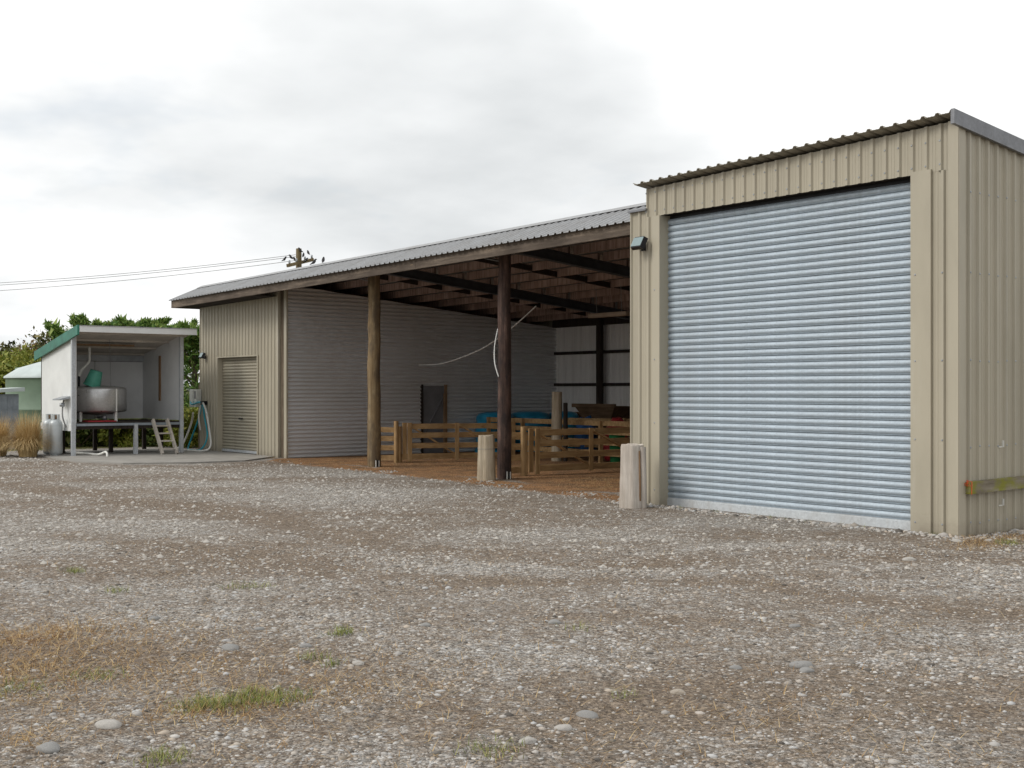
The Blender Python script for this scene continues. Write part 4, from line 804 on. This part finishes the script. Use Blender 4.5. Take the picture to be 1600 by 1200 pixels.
# points chosen on rays behind the shelter and tank
for i, (px, dp, h, wd, lb) in enumerate(((165, 42, 3.55, 1.9, 'conifer showing above the shelter roof, leftmost of the row'), (215, 41, 3.5, 1.8, 'conifer showing above the middle of the shelter roof'), (262, 40, 3.2, 1.7, 'conifer showing above the right end of the shelter roof'), (303, 37.5, 3.1, 1.2, 'dark conifer in the gap between shelter and tan wall'))):
    hedge(*at_px(px, dp), h, wd, lb, 20000)
tree(*at_px(45, 58), 4.9, .22, 'gnarled tree with mostly bare brown branches behind the tank', 'leaf_brown', 2200, .13, 3, .5, 'bare_tree', .55)
tree(*at_px(88, 62), 5.0, .2, 'brown twiggy tree just left of the shelter roof', 'leaf_olive', 5200, .15, 3, .6, 'twiggy_tree', .55)
tree(*at_px(8, 54), 3.7, .16, 'yellow-green bushy tree behind the tank at far left', 'leaf_yellow', 9000, .15, 3, .65, 'willow_tree', .6)
tree(*at_px(60, 66), 4.2, .2, 'olive bushy tree behind the bare tree', 'leaf_olive', 12000, .17, 3, .8, 'bushy_tree', .6)
tree(*at_px(-25, 60), 4.6, .2, 'olive bushy tree cut by the left picture edge', 'leaf_olive', 10000, .17, 3, .8, 'bushy_tree', .6)
tree(*at_px(30, 50), 3.0, .12, 'low yellow-green tree right behind the tank', 'leaf_yellow', 9000, .14, 3, .7, 'willow_tree', .6)
tree(*at_px(105, 52), 3.2, .14, 'low yellow-green tree between tank and shelter', 'leaf_yellow', 8000, .14, 3, .6, 'willow_tree', .6)
for i, (px, dp, h, wd) in enumerate(((125, 35.5, .9, .6), (160, 36.5, .8, .7), (195, 36, .75, .6), (228, 36.5, .9, .6), (262, 36, .85, .6), (294, 35, 1.0, .55), (110, 38, 1.1, .7))):
    a, b = at_px(px, dp); t = thing('green_shrub', (a, b, 0), ('shrub seen under the shelter floor, %s from the left' % ('first', 'second', 'third', 'fourth', 'fifth')[i]) if i < 5 else ('yellowish shrub between the shelter and the tan wall' if i == 5 else 'taller shrub behind the gas cylinders'), 'shrub', 'shrubs behind the shelter')
    cs = [(a+rnd.uniform(-wd, wd), b+rnd.uniform(-wd, wd), rnd.uniform(.1, h)) for _ in range(26)]
    mb = MB()
    for c_ in cs[::2]: mb.tube([(a, b, 0), c_], [.02, .006], 5, False)
    obj('stems', mb, 'bark', t); foliage('leaves', t, cs, .28, 3600, .10, ('leaf_shrub', 'leaf_yellow')[i in (2, 5)], base=(a, b, 0))
# ------------------------------------------------------------------ power pole, wires, birds
px_, py_ = at_px(467, 52); t = thing('power_pole', (px_, py_, 0), 'wooden power pole with crossarm rising behind the barn roof', 'power pole')
obj('pole', MB().tube([(px_, py_, -.2), (px_, py_, 7.5)], [.17, .115], 12), 'pole_olive', t)
ca = [Vector((px_-.35*UX-.7*VX, py_-.35*UY-.7*VY, 6.72)), Vector((px_+.48*UX+.7*VX, py_+.48*UY+.7*VY, 7.12))]
arm = obj('crossarm', MB().beam(ca[0], ca[1], .10, .13), 'pole_olive', t)
for q in (.08, .35, .68, .95): c_ = ca[0].lerp(ca[1], q); obj('insulator', MB().lathe((c_.x, c_.y, c_.z+.06), [(0, 0), (.03, 0), (.05, .05), (.035, .09), (.05, .13), (0, .16)], 10), 'grey_steel', arm)
obj('transformer_bracket', MB().box(px_+.02, px_+.22, py_-.1, py_+.1, 6.45, 6.72), 'black_steel', t)
def sky_pt(px, py, depth): a, b = at_px(px, depth); return Vector((a, b, 1.6+(610-py)/1952*depth))
wires = []
for i, (y0_, y1_, lb) in enumerate(((434, 398, 'uppermost'), (438, 401, 'middle'), (449, 407, 'lowest'))):
    a, b = sky_pt(-420, y0_+18, 60), sky_pt(462, y1_, 52); pts = []
    for k_ in range(25):
        t_ = k_/24; p = a.lerp(b, t_); p.z -= .9*4*t_*(1-t_)*.5; pts.append(p)
    wires.append(pts); tag(obj('power_wire', MB().tube(pts, .011, 5), 'wire_grey', None, b[:]), lb+' thin power wire running left from the power pole', 'wire', 'power wires')
def bird(p, yaw, s, label):
    mb = MB(); d = Vector((math.cos(yaw), math.sin(yaw), 0)); p = Vector(p)
    mb.tube([p+(-d*1.3+Vector((0, 0, -.35)))*s, p+(-d*.6+Vector((0, 0, .05)))*s, p+(Vector((0, 0, .45)))*s, p+(d*.35+Vector((0, 0, .95)))*s, p+(d*.5+Vector((0, 0, 1.35)))*s, p+(d*.75+Vector((0, 0, 1.45)))*s, p+(d*1.1+Vector((0, 0, 1.38)))*s], [.08*s, .25*s, .48*s, .42*s, .27*s, .22*s, .03*s], 8)
    mb.tube([p+Vector((0, 0, .1))*s, p+Vector((0, 0, -.25))*s], .05*s, 4)
    tag(obj('bird', mb, 'bird_dark', None, p[:]), label, 'bird', 'perched birds')
BS = .105
for px, py, lb in ((444.5, 405, 'dark bird on the wire, leftmost of all'), (455, 402, 'dark bird on the wire, second from the left'), (461.5, 406, 'dark bird close against the left of the pole'), (469.5, 391, 'dark bird on the very top of the power pole'), (474, 399, 'dark bird on the crossarm just right of the pole'), (482, 395, 'dark bird on the raised right end of the crossarm'), (478, 407, 'dark bird low under the crossarm at right')):
    bird(sky_pt(px, py+2, 51.9), YAW+rnd.uniform(0, 3), BS, lb)
def ridge_pt(px):
    for xx in np.arange(-31, -14, .02):
        Xc, Zc = to_cam(xx, 13.73)
        if 800+1952*Xc/Zc >= px: return (float(xx), 13.73, 4.50+float(tl(xx)))
a = ridge_pt(490); bird((a[0], a[1], a[2]+.02), 1.0, .07, 'dark bird perched on the roof ridge right of the pole')
a = ridge_pt(505); bird((a[0], a[1], a[2]+.02), 2.4, .075, 'dark bird perched on the roof ridge, rightmost of all')
